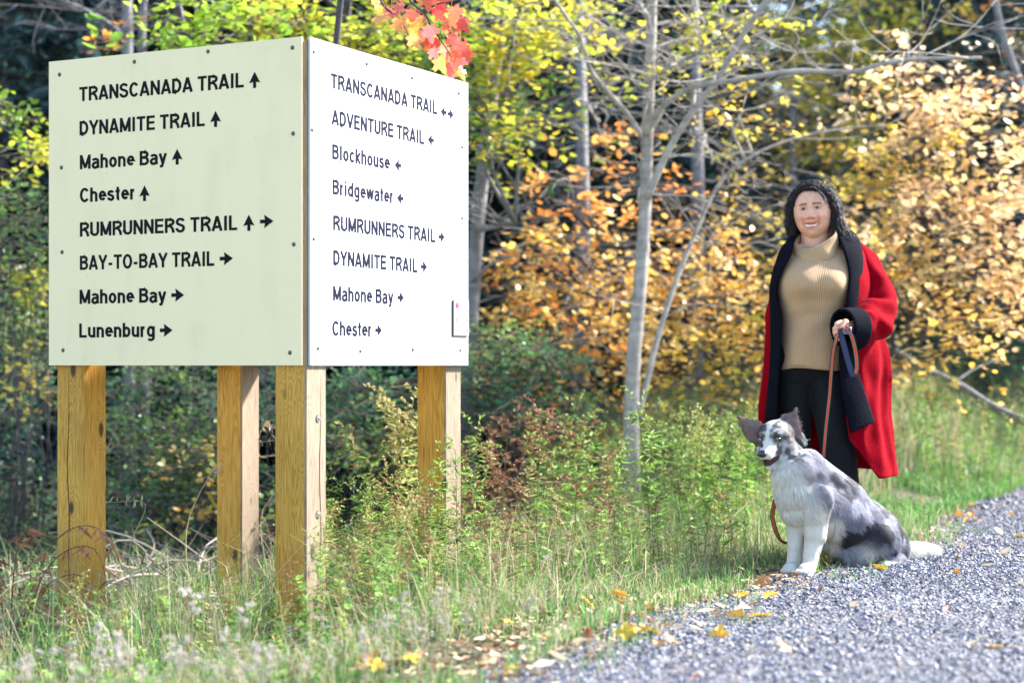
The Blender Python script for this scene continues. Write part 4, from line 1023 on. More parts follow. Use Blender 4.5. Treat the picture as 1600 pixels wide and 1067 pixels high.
def build_weeds():
    # skyline of the weed bed: tips by photo column, filled downwards and towards the lens
    prof_x = [420, 500, 545, 600, 660, 730, 790, 850, 900, 960, 1030, 1090, 1130, 1180]
    prof_y = [770, 760, 740, 735, 720, 690, 665, 650, 690, 660, 650, 660, 690, 735]
    def top(px): return float(np.interp(px, prof_x, prof_y))
    for k in range(130):
        px = rng.uniform(425, 1165); y = rng.uniform(7.9, 9.9) if px > 735 else rng.uniform(7.4, 9.2)
        t = top(px) - 14 + rng.exponential(50)
        kind = rng.choice(['green', 'olive', 'brown'], p=[.62, .18, .20] if not 740 < px < 950 else [.34, .20, .46])
        weed_at(kind, px, y, t)
    for k in range(125):
        px = rng.uniform(430, 1120); y = rng.uniform(6.0, 7.9); x = (px - 800) * y / FPX
        if x > edge_x(y) - .45: continue
        weed_at(rng.choice(['green', 'olive', 'brown', 'broad'], p=[.36, .18, .30, .16]), px, y, top(px) + 70 + (7.9 - y) * 55 + rng.exponential(55))
    # the two taller sprays beside the far right post
    for px, t in ((612, 640), (632, 618), (642, 612), (650, 640), (590, 680), (655, 625)): weed_at('olive', px, 8.6 + rng.uniform(-.2, .2), t)
    for px, t in ((60, 862), (75, 870), (52, 900)): weed_at('green', px, 6.9, t)
    for k in range(16): weed_at(rng.choice(['broad', 'green', 'olive']), rng.uniform(520, 720), rng.uniform(7.0, 7.7), rng.uniform(770, 830))
    for k in range(26): weed_at('green' if k % 3 else 'broad', rng.uniform(500, 760), rng.uniform(6.8, 7.9), rng.uniform(740, 830))
    # low growth round the post feet
    for k in range(56):
        px = rng.uniform(0, 560); y = rng.uniform(6.2, 8.8)
        weed_at(rng.choice(['broad', 'olive', 'brown', 'green'], p=[.35, .25, .2, .2]), px, y, rng.uniform(890, 960))
    for k in range(120):
        px = rng.uniform(-10, 900); y = rng.uniform(5.4, 7.6); x = (px - 800) * y / FPX
        if x > edge_x(y) - .55: continue
        weed_at(rng.choice(['broad', 'olive', 'brown', 'green', 'fluff'], p=[.22, .2, .3, .2, .08]), px, y, np.interp(px, [0, 170, 330, 430, 600, 760, 900], [880, 905, 890, 880, 830, 830, 850]) + rng.exponential(50))
    for k in range(130):
        px = rng.uniform(430, 1130); y = rng.uniform(5.6, 7.6); x = (px - 800) * y / FPX
        if x > edge_x(y) - .35: continue
        weed_at(rng.choice(['broad', 'olive', 'brown', 'green'], p=[.30, .22, .28, .20]), px, y, rng.uniform(770, 920))
    # blurred growth close to the lens
    for k in range(120):
        px = rng.uniform(-20, 960); y = rng.uniform(4.3, 5.7)
        if (px - 800) * y / FPX > edge_x(y) - .3: continue
        weed_at('fluff', px, y, rng.uniform(930, 1040) if px < 560 else rng.uniform(905, 1010))
    for px, y, t in ((640, 5.2, 870), (655, 5.1, 905), (610, 5.0, 930), (690, 5.2, 885), (735, 5.3, 900), (700, 5.0, 920), (660, 5.0, 940), (820, 5.4, 870), (150, 4.8, 900), (185, 4.6, 915), (290, 4.9, 870), (390, 4.8, 900), (270, 4.4, 950), (560, 4.9, 940), (600, 4.8, 960)):
        weed_at('fluff', px, y, t)
    for k in range(60):
        px = rng.uniform(-20, 900); y = rng.uniform(4.2, 5.6)
        if (px - 800) * y / FPX > edge_x(y) - .35: continue
        weed_at('broad', px, y, rng.uniform(950, 1050))
    # meadow plants behind the dog and beyond the coat
    for k in range(60):
        px = rng.uniform(1050, 1230); y = rng.uniform(8.6, 11.5); weed_at('green' if rng.random() < .8 else 'olive', px, y, np.interp(px, [1050, 1150, 1230], [655, 650, 645]) + rng.exponential(35))
    for k in range(70):
        px = rng.uniform(1385, 1640); y = rng.uniform(11.5, 16); weed_at(rng.choice(['green', 'olive', 'brown'], p=[.55, .35, .1]), px, y, np.interp(px, [1385, 1450, 1640], [575, 585, 655]) + rng.exponential(30))
build_weeds()

def build_dead_fern():
    c = P(12, 920, 6.6); c[2] = float(ground_z(c[0], c[1]))
    root = empty('dead_fern', c, 'withered rust brown fern at the picture edge beside the first post', 'fern')
    g = Geo(); l = Geo()
    for k in range(9):
        a = rng.uniform(-1.2, 1.2); L = rng.uniform(.3, .62)
        q = spline([(0, 0, 0), (math.sin(a) * L * .35, rng.normal(0, .06), L * .75), (math.sin(a) * L * .8, rng.normal(0, .1), L * .9), (math.sin(a) * L * 1.05, rng.normal(0, .1), L * .5)], 16)
        tube(g, q, np.linspace(.003, .001, 16), 4, (.2, .09, .05))
        n = 26; i = rng.integers(4, 16, n)
        leaves(l, q[i], np.stack([rng.normal(0, 1, n), rng.normal(0, .6, n), -np.ones(n) * .8], 1), rng.normal(size=(n, 3)), rng.uniform(.03, .08, n), np.array([.34, .14, .07]) * rng.uniform(.6, 1.4, (n, 1)), LANCE)
    g.obj('stem', M_weed, root); l.obj('leaves', M_dry, root)
build_dead_fern()

# fallen leaves, each lying on its own
FALL = []
for i, c in enumerate([(.66, .42, .05), (.60, .30, .05), (.42, .20, .07), (.72, .60, .42), (.55, .42, .30), (.33, .07, .05)]):
    g = Geo(); sh = MAPLE if i in (0, 2, 4) else LEAF6
    k = len(sh); V = sh.copy(); V[:, 0] -= .5; V[:, 2] = .10 * np.cos(V[:, 0] * 4 + i) + .5 * np.abs(V[:, 1]) * (1 if i % 2 else -.4) + .1
    cc = np.array(c)[None] * (.85 + .3 * rng.random((k, 1)))
    tri = np.stack([np.zeros(k - 2, int), np.arange(1, k - 1), np.arange(2, k)], 1)
    V = np.concatenate([V, [[0, 0, .03]]]); cc = np.concatenate([cc, [np.array(c)]])
    tri = np.stack([np.full(k, k), np.arange(k), (np.arange(k) + 1) % k], 1)
    tube(g, [(-.5, 0, .1), (-.7, .03, .05)], .012, 4, c, cap=False)
    g.add(V, tri, cc)
    FALL.append(g.mesh('fallen_leaf', M_dry))
FN = ['yellow', 'orange', 'brown', 'pale straw', 'dull tan', 'dark red']
def fallen(px, py, kind, size, lift=0.0):
    # walk down the sight line until it meets the ground
    ys = np.linspace(4, 20, 900); d = (px - 800) / FPX; zz = CAMZ - (py - 570) * ys / FPX
    gz = np.where(d * ys > edge_x(ys), .035, ground_z(d * ys, ys))
    k = np.argmax(zz < gz); y = ys[k]; x = d * y
    on = x > edge_x(y)
    o = bpy.data.objects.new('fallen_leaf', FALL[kind]); COL.objects.link(o)
    o.location = (x, y, float(gz[k]) + (.0 if on else .03) + lift); o.scale = (size,) * 3
    o.rotation_euler = (rng.normal(0, .3), rng.normal(0, .3), rng.uniform(0, 6.28))
    tag(o, f'{FN[kind]} fallen leaf lying ' + ('on the grey gravel of the trail' if on else 'in the grass of the verge'), 'leaf', f'{FN[kind]} fallen leaves ' + ('on the gravel' if on else 'in the grass'))
for px, py, k, s in ((1012, 985, 0, .085), (935, 835, 3, .05), (1150, 965, 1, .07), (1195, 962, 0, .07), (1125, 990, 0, .075), (1000, 990, 1, .07), (1258, 915, 1, .055), (1252, 925, 3, .045), (1335, 947, 3, .055), (1480, 954, 5, .05), (1510, 1013, 4, .10), (1585, 1013, 3, .05),
                     (1497, 897, 1, .03), (1497, 868, 0, .035), (1505, 855, 3, .07), (1535, 858, 3, .05), (1560, 832, 3, .075), (1572, 865, 3, .085), (1545, 885, 3, .07), (1565, 905, 4, .05), (1597, 915, 3, .06), (1455, 832, 3, .06), (1470, 828, 4, .05), (1590, 838, 0, .06), (1085, 1062, 5, .06),
                     (1120, 945, 4, .06), (1105, 958, 3, .07), (1090, 972, 4, .06), (1085, 985, 3, .07), (1060, 985, 3, .07), (1050, 1000, 2, .06), (1130, 960, 2, .06), (1160, 948, 4, .06), (1190, 885, 3, .07), (1215, 880, 2, .06), (1185, 930, 3, .06), (1178, 944, 2, .05), (1084, 866, 2, .05), (1138, 871, 4, .05), (1165, 877, 2, .05), (955, 875, 4, .06),
                     (968, 945, 1, .08), (975, 990, 0, .08), (890, 985, 4, .07), (905, 1005, 3, .07), (950, 1010, 4, .08), (1030, 1010, 1, .07), (860, 1000, 2, .06), (870, 1030, 3, .08), (640, 985, 0, .09), (590, 870, 2, .12), (625, 880, 1, .12), (1510, 800, 2, .09), (1500, 806, 1, .09), (1520, 806, 1, .08), (1528, 812, 2, .07), (1512, 815, 1, .07), (1515, 790, 2, .08),
                     (1120, 770, 1, .08), (1135, 775, 2, .07), (1090, 790, 4, .06), (1485, 800, 1, .04), (1440, 790, 2, .05), (1580, 805, 1, .05), (1555, 790, 2, .05)):
    fallen(px, py, k, s)
for k in range(110):
    py = rng.uniform(800, 1060); px = rng.uniform(560, 1600)
    y = .87 * FPX / (py - 570)
    dd = (px - 800) * y / FPX - edge_x(y)
    if dd > .25 and rng.random() < .75: continue
    if dd < -1.2 and rng.random() < .6: continue
    fallen(px, py, int(rng.choice(6, p=[.16, .16, .26, .18, .2, .04])), rng.uniform(.035, .075))
for k in range(36): fallen(rng.uniform(0, 620), rng.uniform(930, 1060), int(rng.choice(6, p=[.2, .2, .3, .1, .15, .05])), rng.uniform(.05, .08))

def build_litter():
    n = 5200; y = rng.uniform(4.6, 10.5, n); d = np.where(rng.random(n) < .75, rng.normal(-.12, .16, n), rng.uniform(-1.6, .2, n)); x = edge_x(y) + d
    z = np.where(d > 0, .026, ground_z(x, y) + .012) + rng.uniform(0, .012, n)
    g = Geo(); a = rng.uniform(0, 6.28, n)
    cs = np.array([(.34, .22, .11), (.50, .38, .22), (.24, .13, .07), (.58, .48, .32), (.16, .10, .06)])[rng.integers(0, 5, n)] * rng.uniform(.7, 1.2, (n, 1))
    leaves(g, np.stack([x, y, z], 1), np.stack([np.cos(a), np.sin(a), rng.normal(0, .25, n)], 1), np.array([0, 0, 1.]) + rng.normal(0, .45, (n, 3)), rng.uniform(.012, .04, n), cs)
    tag(g.obj('leaf_litter', M_dry), 'crumbled brown leaf litter along the ragged edge of the gravel', 'litter', kind='stuff')
build_litter()

def build_brush():
    c = P(300, 900, 8.9); c[2] = float(ground_z(c[0], c[1]))
    root = empty('brush_pile', c, 'low tangle of dead grey twigs on the ground between the first two posts', 'brush')
    g = Geo()
    for k in range(90):
        x = rng.normal(0, .42); y = rng.normal(0, .3); a = rng.uniform(0, 6.28); L = rng.uniform(.2, .8); z0 = rng.uniform(0, .12)
        d = np.array([math.cos(a), math.sin(a), rng.normal(.05, .25)]); s = np.array([x, y, z0]); e = s + d * L; e[2] = max(e[2], .0)
        tube(g, spline([s, (s + e) / 2 + rng.normal(0, .05, 3) + [0, 0, .04], e], 8), np.linspace(.006, .002, 8), 5, np.array([.24, .20, .18]) * rng.uniform(.6, 1.4))
    g.obj('twigs', attr_mat('dead_twig', .85, .2), root)
    # a few single tall dry stalks that stand out against the dark shrub
    for px, py, y, h in ((385, 900, 8.3, .75), (330, 900, 8.4, .5), (420, 880, 8.6, .6), (215, 930, 7.6, .5), (455, 900, 7.4, .7), (300, 930, 7.8, .6)):
        b = P(px, py, y); b[2] = float(ground_z(b[0], b[1])); o = empty('dry_stalk', b, 'single tall dry grass stalk with drooping seed head by the sign posts', 'grass stalk', 'dry grass stalks by the sign posts')
        gs = Geo(); q = spline([(0, 0, 0), (rng.normal(0, .03), 0, h * .6), (rng.normal(0, .08), 0, h), (rng.choice([-1, 1]) * .12, 0, h * 1.02)], 16); tube(gs, q, np.linspace(.0028, .001, 16), 5, (.5, .42, .28)); gs.obj('stem', M_weed, o)
        gl = Geo(); n = 22; i = rng.integers(11, 16, n); leaves(gl, q[i], np.stack([rng.normal(0, .5, n), rng.normal(0, .5, n), rng.normal(.2, .6, n)], 1), rng.normal(size=(n, 3)), rng.uniform(.02, .045, n), np.array([.5, .40, .26]) * rng.uniform(.7, 1.2, (n, 1)), LANCE); gl.obj('leaves', M_weed, o)
build_brush()
# ================================================================== the woman
WY = 8.0
def W(px, py, dy=0.0): return P(px, py, WY + dy)
WS = WY / FPX                     # metres per photo pixel at her distance

def arrays(me):
    V = np.empty(len(me.vertices) * 3, np.float32); me.vertices.foreach_get('co', V)
    me.calc_loop_triangles(); T = np.empty(len(me.loop_triangles) * 3, np.int32); me.loop_triangles.foreach_get('vertices', T)
    return V.reshape(-1, 3).astype(float), T.reshape(-1, 3)

def fuse(g, voxel, smooth=4):
    """weld overlapping solids into one closed skin"""
    me = g.mesh('fuse', []); o = bpy.data.objects.new('fuse', me); COL.objects.link(o)
    m = o.modifiers.new('r', 'REMESH'); m.mode = 'VOXEL'; m.voxel_size = voxel; m.adaptivity = 0
    if smooth:
        s = o.modifiers.new('s', 'SMOOTH'); s.factor = .5; s.iterations = smooth
    dg = bpy.context.evaluated_depsgraph_get(); ev = o.evaluated_get(dg)
    me2 = ev.to_mesh()
    V, T = arrays(me2)
    Q = [tuple(p.vertices) for p in me2.polygons]
    ev.to_mesh_clear(); bpy.data.objects.remove(o)
    q4 = np.array([q for q in Q if len(q) == 4], int).reshape(-1, 4); q3 = np.array([q for q in Q if len(q) == 3], int).reshape(-1, 3)
    return V, [q4, q3], T

def cap(g, a, ra, b, rb, n=7, sides=18):
    """tapered capsule"""
    a = np.asarray(a, float); b = np.asarray(b, float); L = np.linalg.norm(b - a); d = (b - a) / max(L, 1e-6)
    th = np.linspace(0.08, np.pi / 2, n)
    pts = [a - d * ra * math.cos(t) for t in th] + [b + d * rb * math.cos(t) for t in th[::-1]]
    rad = [ra * math.sin(t) for t in th] + [rb * math.sin(t) for t in th[::-1]]
    p = np.array(pts); u = unit(np.cross(d, [0.31, .2, .93] if abs(d[2]) < .9 else [1., .1, 0])); w_ = np.cross(d, u)
    an = np.linspace(0, 2 * np.pi, sides, endpoint=False)
    V = p[:, None] + np.array(rad)[:, None, None] * (np.cos(an)[None, :, None] * u + np.sin(an)[None, :, None] * w_)
    k = len(p)
    g.add(V, [grid_faces(k, sides), np.arange(sides)[::-1][None], ((k - 1) * sides + np.arange(sides))[None]])

def chain(g, pts):
    for (a, ra), (b, rb) in zip(pts[:-1], pts[1:]): cap(g, a, ra, b, rb)

# head frame: origin between the eyes' height and the middle of the skull; -y looks out of the face
HC = W(1270.5, 330, .0); HROT = rotz(R(-18)) @ roty(R(-4)) @ rotx(R(-3))
def hx(p): return np.asarray(p, float) @ HROT.T + HC
def h_inv(p): return (np.asarray(p, float) - HC) @ HROT

def head_solid(g):
    seg, rings = 120, 100
    th = np.linspace(0, np.pi, rings + 1)[1:-1]; ph = np.linspace(0, 2 * np.pi, seg, endpoint=False)
    S = np.stack([np.sin(th)[:, None] * np.cos(ph), np.sin(th)[:, None] * np.sin(ph), np.repeat(np.cos(th)[:, None], seg, 1)], -1).reshape(-1, 3)
    S = np.concatenate([S, [[0, 0, 1], [0, 0, -1]]])
    V = S * np.array([.087, .100, .114]); V[:, 2] = np.where(S[:, 2] < 0, S[:, 2] * .132, V[:, 2])
    t = np.clip(-V[:, 2] / .132, 0, 1)
    V[:, 0] *= 1 - .13 * t ** 2.6
    bk = V[:, 1] > 0
    V[bk, 1] *= 1 - .45 * t[bk] ** 1.2
    V[~bk, 1] *= .95
    x, z = V[:, 0].copy(), V[:, 2].copy(); f = (S[:, 1] < -.05)
    def bumpf(cx, cz, sx, sz, a, sym=True):
        r = 0
        for s in ((1, -1) if sym and cx else (1,)):
            r = r + np.exp(-((x - s * cx) / sx) ** 2 - ((z - cz) / sz) ** 2)
        V[:, 1] -= np.where(f, r * a, 0)
    bumpf(0, -.037, .0125, .011, .018); bumpf(0, -.020, .0085, .016, .011); bumpf(0, -.004, .010, .014, .004)
    bumpf(.0165, -.041, .0085, .0075, .0125)
    bumpf(.029, .018, .022, .007, .005); bumpf(.029, .001, .016, .009, -.009); bumpf(.030, -.015, .016, .006, .003)
    bumpf(.043, -.036, .021, .018, .014); bumpf(.033, -.056, .006, .016, -.004); bumpf(.052, -.075, .02, .02, .005)
    bumpf(0, -.060, .026, .006, .007); bumpf(0, -.082, .022, .007, .008); bumpf(0, -.071, .023, .0045, -.006)
    bumpf(0, -.112, .022, .014, .009); bumpf(0, -.128, .04, .012, .006)
    bumpf(0, .065, .05, .03, .003)
    n = rings - 1; F = grid_faces(n, seg); j = np.arange(seg); tt = n * seg
    g.add(hx(V), [F, np.stack([np.full(seg, tt), j, (j + 1) % seg], -1), np.stack([np.full(seg, tt + 1), (n - 1) * seg + (j + 1) % seg, (n - 1) * seg + j], -1)])

def face_y(x, z):
    """how far out the face is at head-local x, z (for setting features on it)"""
    dirs = np.array([x, 0, z]); return None

def build_person():
    feet = np.array([W(1300, 570)[0], WY, .0])
    root = empty('person', feet, 'smiling dark haired woman in a tan turtleneck and long open red coat', 'person')
    g = Geo(); head_solid(g)
    # ears
    for s in (-1, 1): ball(g, hx([s * .083, .012, -.012]), (.010, .020, .032), 12, 10, HROT)
    cap(g, hx([0, .02, -.06]), .060, W(1274, 405, .02), .066)
    cap(g, W(1274, 400, .02), .07, W(1272, 470, .0), .12); cap(g, W(1272, 470, .0), .12, W(1268, 540, .0), .10)
    cap(g, W(1238, 400, .02), .055, W(1322, 400, .02), .055)
    # legs
    cap(g, W(1243, 590, .01), .06, W(1246, 700, .012), .045); cap(g, W(1246, 700, .012), .044, W(1256, 850, .04), .034)
    cap(g, W(1292, 590, -.02), .06, W(1309, 700, -.055), .05); cap(g, W(1309, 700, -.055), .048, W(1329, 850, .0), .036)
    # arm that holds the lead
    chain(g, [(W(1345, 405, .02), .05), (W(1374, 480, -.02), .042), (W(1338, 511, -.23), .030), (W(1326, 511, -.28), .024)])
    # other arm hangs inside the coat
    chain(g, [(W(1232, 405, .05), .05), (W(1226, 490, .12), .04), (W(1232, 560, .12), .028), (W(1234, 580, .11), .026)])
    # hand: palm, four unequal curled fingers and a thumb from the side of the palm
    pc = W(1318, 511, -.31)
    ball(g, pc, (.022, .036, .034), 16, 12, roty(R(20)))
    def finger(pts, r): chain(g, [(W(a, b, c), rr) for (a, b, c), rr in zip(pts, r)])
    fr = [.0098, .0092, .0082]
    finger([(1314, 503, -.335), (1307, 506, -.36), (1306, 513, -.35)], fr)
    finger([(1312, 509, -.345), (1304, 513, -.362), (1304, 520, -.345)], [.0098, .0094, .0084])
    finger([(1312, 515, -.345), (1304.5, 520, -.36), (1306, 526, -.34)], fr)
    finger([(1313, 520, -.335), (1307, 526, -.35), (1309.5, 531, -.33)], [.0086, .008, .0072])
    finger([(1323, 503, -.33), (1320, 502, -.36), (1315.5, 510, -.372)], [.0115, .0105, .009])
    V, F, T = fuse(g, .0032, 2)
    L = h_inv(V)
    skin = np.array([.68, .35, .225]); C = np.repeat(skin[None], len(V), 0)
    mot = vnoise(V, 55, 3) * .5 + vnoise(V, 140, 4) * .5; C = C * (.90 + .2 * mot[:, None]) * np.where((L[:, 2] > .03)[:, None], [.97, 1, 1.02], 1)
    def blend(mask, col):
        nonlocal C
        C = C * (1 - mask[:, None]) + np.array(col) * mask[:, None]
    ax = np.abs(L[:, 0]); fr_ = (L[:, 1] < -.03) & (np.abs(L[:, 2]) < .16)
    def el(cx, cz, sx, sz, p=2): return np.where(fr_, np.exp(-(np.abs((ax - cx) / sx) ** p + np.abs((L[:, 2] - cz) / sz) ** p)), 0)
    blend(el(.045, -.038, .024, .018) * .45, (.66, .22, .17))                    # cheeks
    blend(el(0, -.040, .018, .012) * .25, (.62, .24, .19))
    blend(el(.029, .002, .020, .009, 3) * .6, (.33, .16, .12)); blend(el(.029, -.013, .015, .003, 2) * .35, (.40, .19, .15))                  # lids
    bz = .0172 + .0036 * np.sin(np.clip((ax - .004) / .048, 0, 1) * np.pi * .92)
    br = np.where(fr_ & (ax > .011) & (ax < .049), np.exp(-((L[:, 2] - bz) / .0046) ** 2), 0)
    blend(np.clip(br, 0, 1) * .95, (.035, .02, .015))
    lip = np.where(fr_ & (L[:, 1] < -.05), np.exp(-np.abs(ax / .038) ** 6), 0)
    zc = -.0735 + 9.5 * ax ** 2
    blend(lip * np.exp(-((L[:, 2] - zc) / .0125) ** 4) * .85, (.46, .10, .09))
    blend(np.where(fr_, np.exp(-(np.abs(ax - .033 - .0) / .004) ** 2 - ((L[:, 2] + .055) / .016) ** 2), 0) * .55, (.36, .15, .10))   # smile crease
    blend(el(.0095, -.0475, .0042, .003) * .7, (.2, .07, .05))  # nostrils: shade of the openings painted on the skin
    m, t, b = new_mat('skin')
    a = N(t, 'VertexColor'); a.layer_name = 'Col'; t.links.new(a.outputs['Color'], b.inputs['Base Color'])
    b.inputs['Roughness'].default_value = .5; b.inputs['Specular IOR Level'].default_value = .35
    b.inputs['Subsurface Weight'].default_value = .12; b.inputs['Subsurface Radius'].default_value = (.012, .005, .003); b.inputs['Subsurface Scale'].default_value = .5
    gg = Geo(); gg.add(V - feet, F, C); body = gg.obj('body', m, root, smooth=True)
    # surface finder for the features
    from mathutils.bvhtree import BVHTree
    bvh = BVHTree.FromPolygons([tuple(v) for v in V], [tuple(q) for q in T])
    def on_face(x, z, out=.0):
        o = hx([x, -.3, z]); d = HROT @ np.array([0, 1., 0])
        hit = bvh.ray_cast(Vector(o), Vector(d))
        return np.array(hit[0]) - d * out
    for s in (-1, 1):
        ge = Geo(); c = on_face(s * .0290, .001, -.0040)
        ball(ge, (0, 0, 0), (.0158, .0085, .0062), 28, 16)
        v = ge.V[0]; col = np.repeat(np.array([[.36, .32, .30]]), len(v), 0)
        r = np.hypot(v[:, 0] + .001, v[:, 2] * 1.05)
        col[(r < .0082)] = (.035, .018, .010); col[r < .0036] = (.006, .005, .005)
        col[(v[:, 2] > .0030) | (np.abs(v[:, 0]) > .0135)] = (.03, .018, .015)
        col[v[:, 2] < -.0046] = (.30, .15, .12)
        ge.V[0] = v @ HROT.T + c - feet; ge.C[0] = col
        ge.obj('eye', attr_mat('eye', .12, .6), root, smooth=True)
    gt = Geo(); xs = np.linspace(-.0285, .0285, 25); rows = []
    for zz in (0, .5, 1):
        rows.append([on_face(x, -.0715, .001) * [1, 1, 0] + [0, 0, 0] for x in xs])
    top = np.array([hx([x, 0, -.0684 + 8.0 * x * x])[2] for x in xs]); bot = np.array([hx([x, 0, -.0792 + 16.5 * x * x])[2] for x in xs])
    q = np.array([on_face(x, -.0735 + 9.5 * x * x, .0020) for x in xs])
    Vt = np.stack([np.concatenate([q[:, :2], top[:, None]], 1), np.concatenate([q[:, :2] - [0, .001], ((top + bot) / 2)[:, None]], 1), np.concatenate([q[:, :2], bot[:, None]], 1)], 0)
    ct = np.repeat(np.array([[.66, .62, .55]]), 75, 0); ct[[0, 24, 25, 49, 50, 74]] = (.2, .08, .07); ct[50:] *= .8
    gt.add(Vt - feet, grid_faces(3, 25, False), ct); gt.obj('teeth', attr_mat('tooth', .25, .5), root, smooth=True)

    # ---- hair: a close cap and several hundred separate curled locks
    gh = Geo(); r = np.random.default_rng(4)
    def lock(root_p, mids, end, rad, curl, n=30):
        p = spline([root_p] + mids + [end], n); t = np.linspace(0, 1, n); ph = r.uniform(0, 6.28); tw = r.uniform(1.4, 3.6)
        d = unit(np.gradient(p, axis=0)); u = unit(np.cross(d, [0.2, 1, .1])); v = np.cross(d, u)
        p = p + (curl * sm(.12, .5, t))[:, None] * (np.cos(ph + tw * 2 * np.pi * t)[:, None] * u + np.sin(ph + tw * 2 * np.pi * t)[:, None] * v)
        c = np.array([.014, .011, .012]) * r.uniform(.5, 2.4)
        tube(gh, hx(p) - feet, rad * (1 - .75 * t ** 2), 5, c, cap=False)
    for k in range(2100):
        a = r.uniform(-np.pi, np.pi); el_ = r.uniform(.15, 1.45)      # a: 0 = face side
        front = abs(a) < 1.0
        if front: el_ = max(el_, r.uniform(.74, 1.4) if abs(a) < .75 else r.uniform(.45, 1.3))
        s = np.array([math.sin(a) * math.cos(el_), -math.cos(a) * math.cos(el_), math.sin(el_)])
        part = -.018
        rp = s * [.086, .100, .116]
        sgn = 1 if (rp[0] > part + (r.normal(0, .012) if front else 0)) else -1
        fa = a if abs(a) > 1.25 else sgn * r.uniform(1.2, 1.9)
        if abs(a) <= 1.25 and sgn * a < 0: fa = sgn * r.uniform(1.2, 1.6)
        Rr = r.uniform(.086, .113); sidey = -math.cos(fa) * Rr
        out = np.array([math.sin(fa) * Rr, sidey, 0])
        m1 = rp * 1.0 + s * r.uniform(.003, .018) + np.array([sgn * .012, 0, .002])
        m2 = out * .98 + [0, 0, r.uniform(.0, .05)]
        zl = r.uniform(-.135, -.02)
        if fa > 0 and abs(fa) < 2.3: zl = r.uniform(-.15, -.06)
        m3 = out * r.uniform(.98, 1.12) + [0, .01, (zl + .02) * .5]
        e = out * r.uniform(.95, 1.25) + np.array([r.normal(0, .012), r.normal(0.01, .012), zl])
        lock(rp, [m1, m2, m3], e, r.uniform(.0008, .0018), r.choice([.002, .006, .010, .014]) * r.uniform(.7, 1.2))
    # loose tresses falling on the collar at the sunny side, and one curl over the brow
    for k in range(60):
        a = r.uniform(1.3, 2.4); o_ = np.array([math.sin(a) * .105, -math.cos(a) * .105, 0])
        lock(o_ * .8 + [0, 0, .03], [o_ * 1.08 + [0, 0, -.03], o_ * 1.25 + [.01, .01, -.09]], o_ * 1.35 + np.array([r.uniform(.0, .05), r.uniform(0, .04), r.uniform(-.19, -.12)]), .0026, r.uniform(.004, .009), 34)
    for k in range(170):      # flyaways
        a = r.uniform(-np.pi, np.pi); a = a if abs(a) > .9 else 2.2 * np.sign(a); z0 = r.uniform(-.10, .12); q_ = math.sqrt(max(.15, 1 - (z0 / .16) ** 2)); o_ = np.array([math.sin(a), -math.cos(a), 0]) * .098 * q_
        e_ = o_ * r.uniform(1.25, 1.6) + [0, 0, z0 + r.uniform(-.06, .045)]; lock(o_ + [0, 0, z0], [(o_ * 1.2 + [0, 0, z0 + .01])], e_, .0013, r.uniform(.003, .008), 18)
    for k in range(5):
        lock(np.array([.02, -.06, .095]), [np.array([.046, -.092, .070]), np.array([.064, -.086, .040])], np.array([.058 + .007 * k, -.084, .0 + .006 * k]), .0022, .005)
    capg = Geo(); ball(capg, (0, 0, 0), (.0885, .103, .119), 40, 30)
    cv = capg.V[0]; cF = [f for f in capg.F]
    shift = np.where(cv[:, 1] < -.03, sm(.065, .115, cv[:, 2] - .2 * np.abs(cv[:, 0])), 1)
    cv = cv * (0.80 + .20 * shift)[:, None]; low = cv[:, 2] < -.03
    cv[low] = cv[low] * [.92, .8, 1]
    gh.add(hx(cv) - feet, cF, (.014, .011, .011))
    m, t, b = new_mat('dark_hair')
    a = N(t, 'VertexColor'); a.layer_name = 'Col'; t.links.new(a.outputs['Color'], b.inputs['Base Color'])
    b.inputs['Roughness'].default_value = .46; b.inputs['Specular IOR Level'].default_value = .4
    gh.obj('hair', m, root, smooth=True)

    # ---- jumper
    rows = np.array([(577, 1217, 1316, -.155, .14), (574, 1215.5, 1317, -.165, .14), (560, 1217, 1316.5, -.168, .135), (530, 1219, 1318, -.165, .13), (500, 1220.5, 1321, -.158, .125), (475, 1217, 1325, -.172, .125), (452, 1213, 1329, -.205, .125), (435, 1214, 1332, -.20, .125),
                     (416, 1220, 1338, -.150, .125), (402, 1228, 1338, -.105, .12), (392, 1238, 1326, -.075, .11), (386, 1250, 1306, -.05, .09)], float)
    rr = spline(rows, 70); nT = 140; th = np.linspace(0, 2 * np.pi, nT, endpoint=False)
    V = []
    for py, xl, xr, yf, yb in rr:
        c = W((xl + xr) / 2, py); rx = (xr - xl) / 2 * WS
        ct, st = np.cos(th), np.sin(th); e = .82
        X = np.sign(ct) * np.abs(ct) ** e * rx; Yy = np.where(st < 0, -np.abs(st) ** e * -yf, np.abs(st) ** e * yb)
        bust = .022 * math.exp(-((py - 450) / 17) ** 2) * (np.exp(-((X - .065) / .05) ** 2) + np.exp(-((X + .070) / .05) ** 2) - .35 * np.exp(-(X / .03) ** 2)) * (st < 0)
        wr = .004 * np.sin(X * 38 + py * .11) * math.exp(-((py - 510) / 25) ** 2) + .003 * np.sin(py * .22 + X * 14) * math.exp(-((py - 490) / 18) ** 2)
        V.append(np.stack([c[0] + X, WY + Yy - bust + wr * (st < 0), np.full(nT, c[2]) + (.006 * np.cos(th * 3) if py > 572 else 0)], 1))
    m, t, b = new_mat('tan_knit')
    uvn = N(t, 'UVMap'); mp = N(t, 'Mapping'); mp.inputs['Scale'].default_value = (1, 1, 1); t.links.new(uvn.outputs['UV'], mp.inputs['Vector'])
    wv = N(t, 'TexWave'); wv.wave_type = 'BANDS'; wv.bands_direction = 'X'; wv.inputs['Scale'].default_value = 58; wv.inputs['Distortion'].default_value = .6; wv.inputs['Detail'].default_value = 1
    t.links.new(mp.outputs['Vector'], wv.inputs['Vector'])
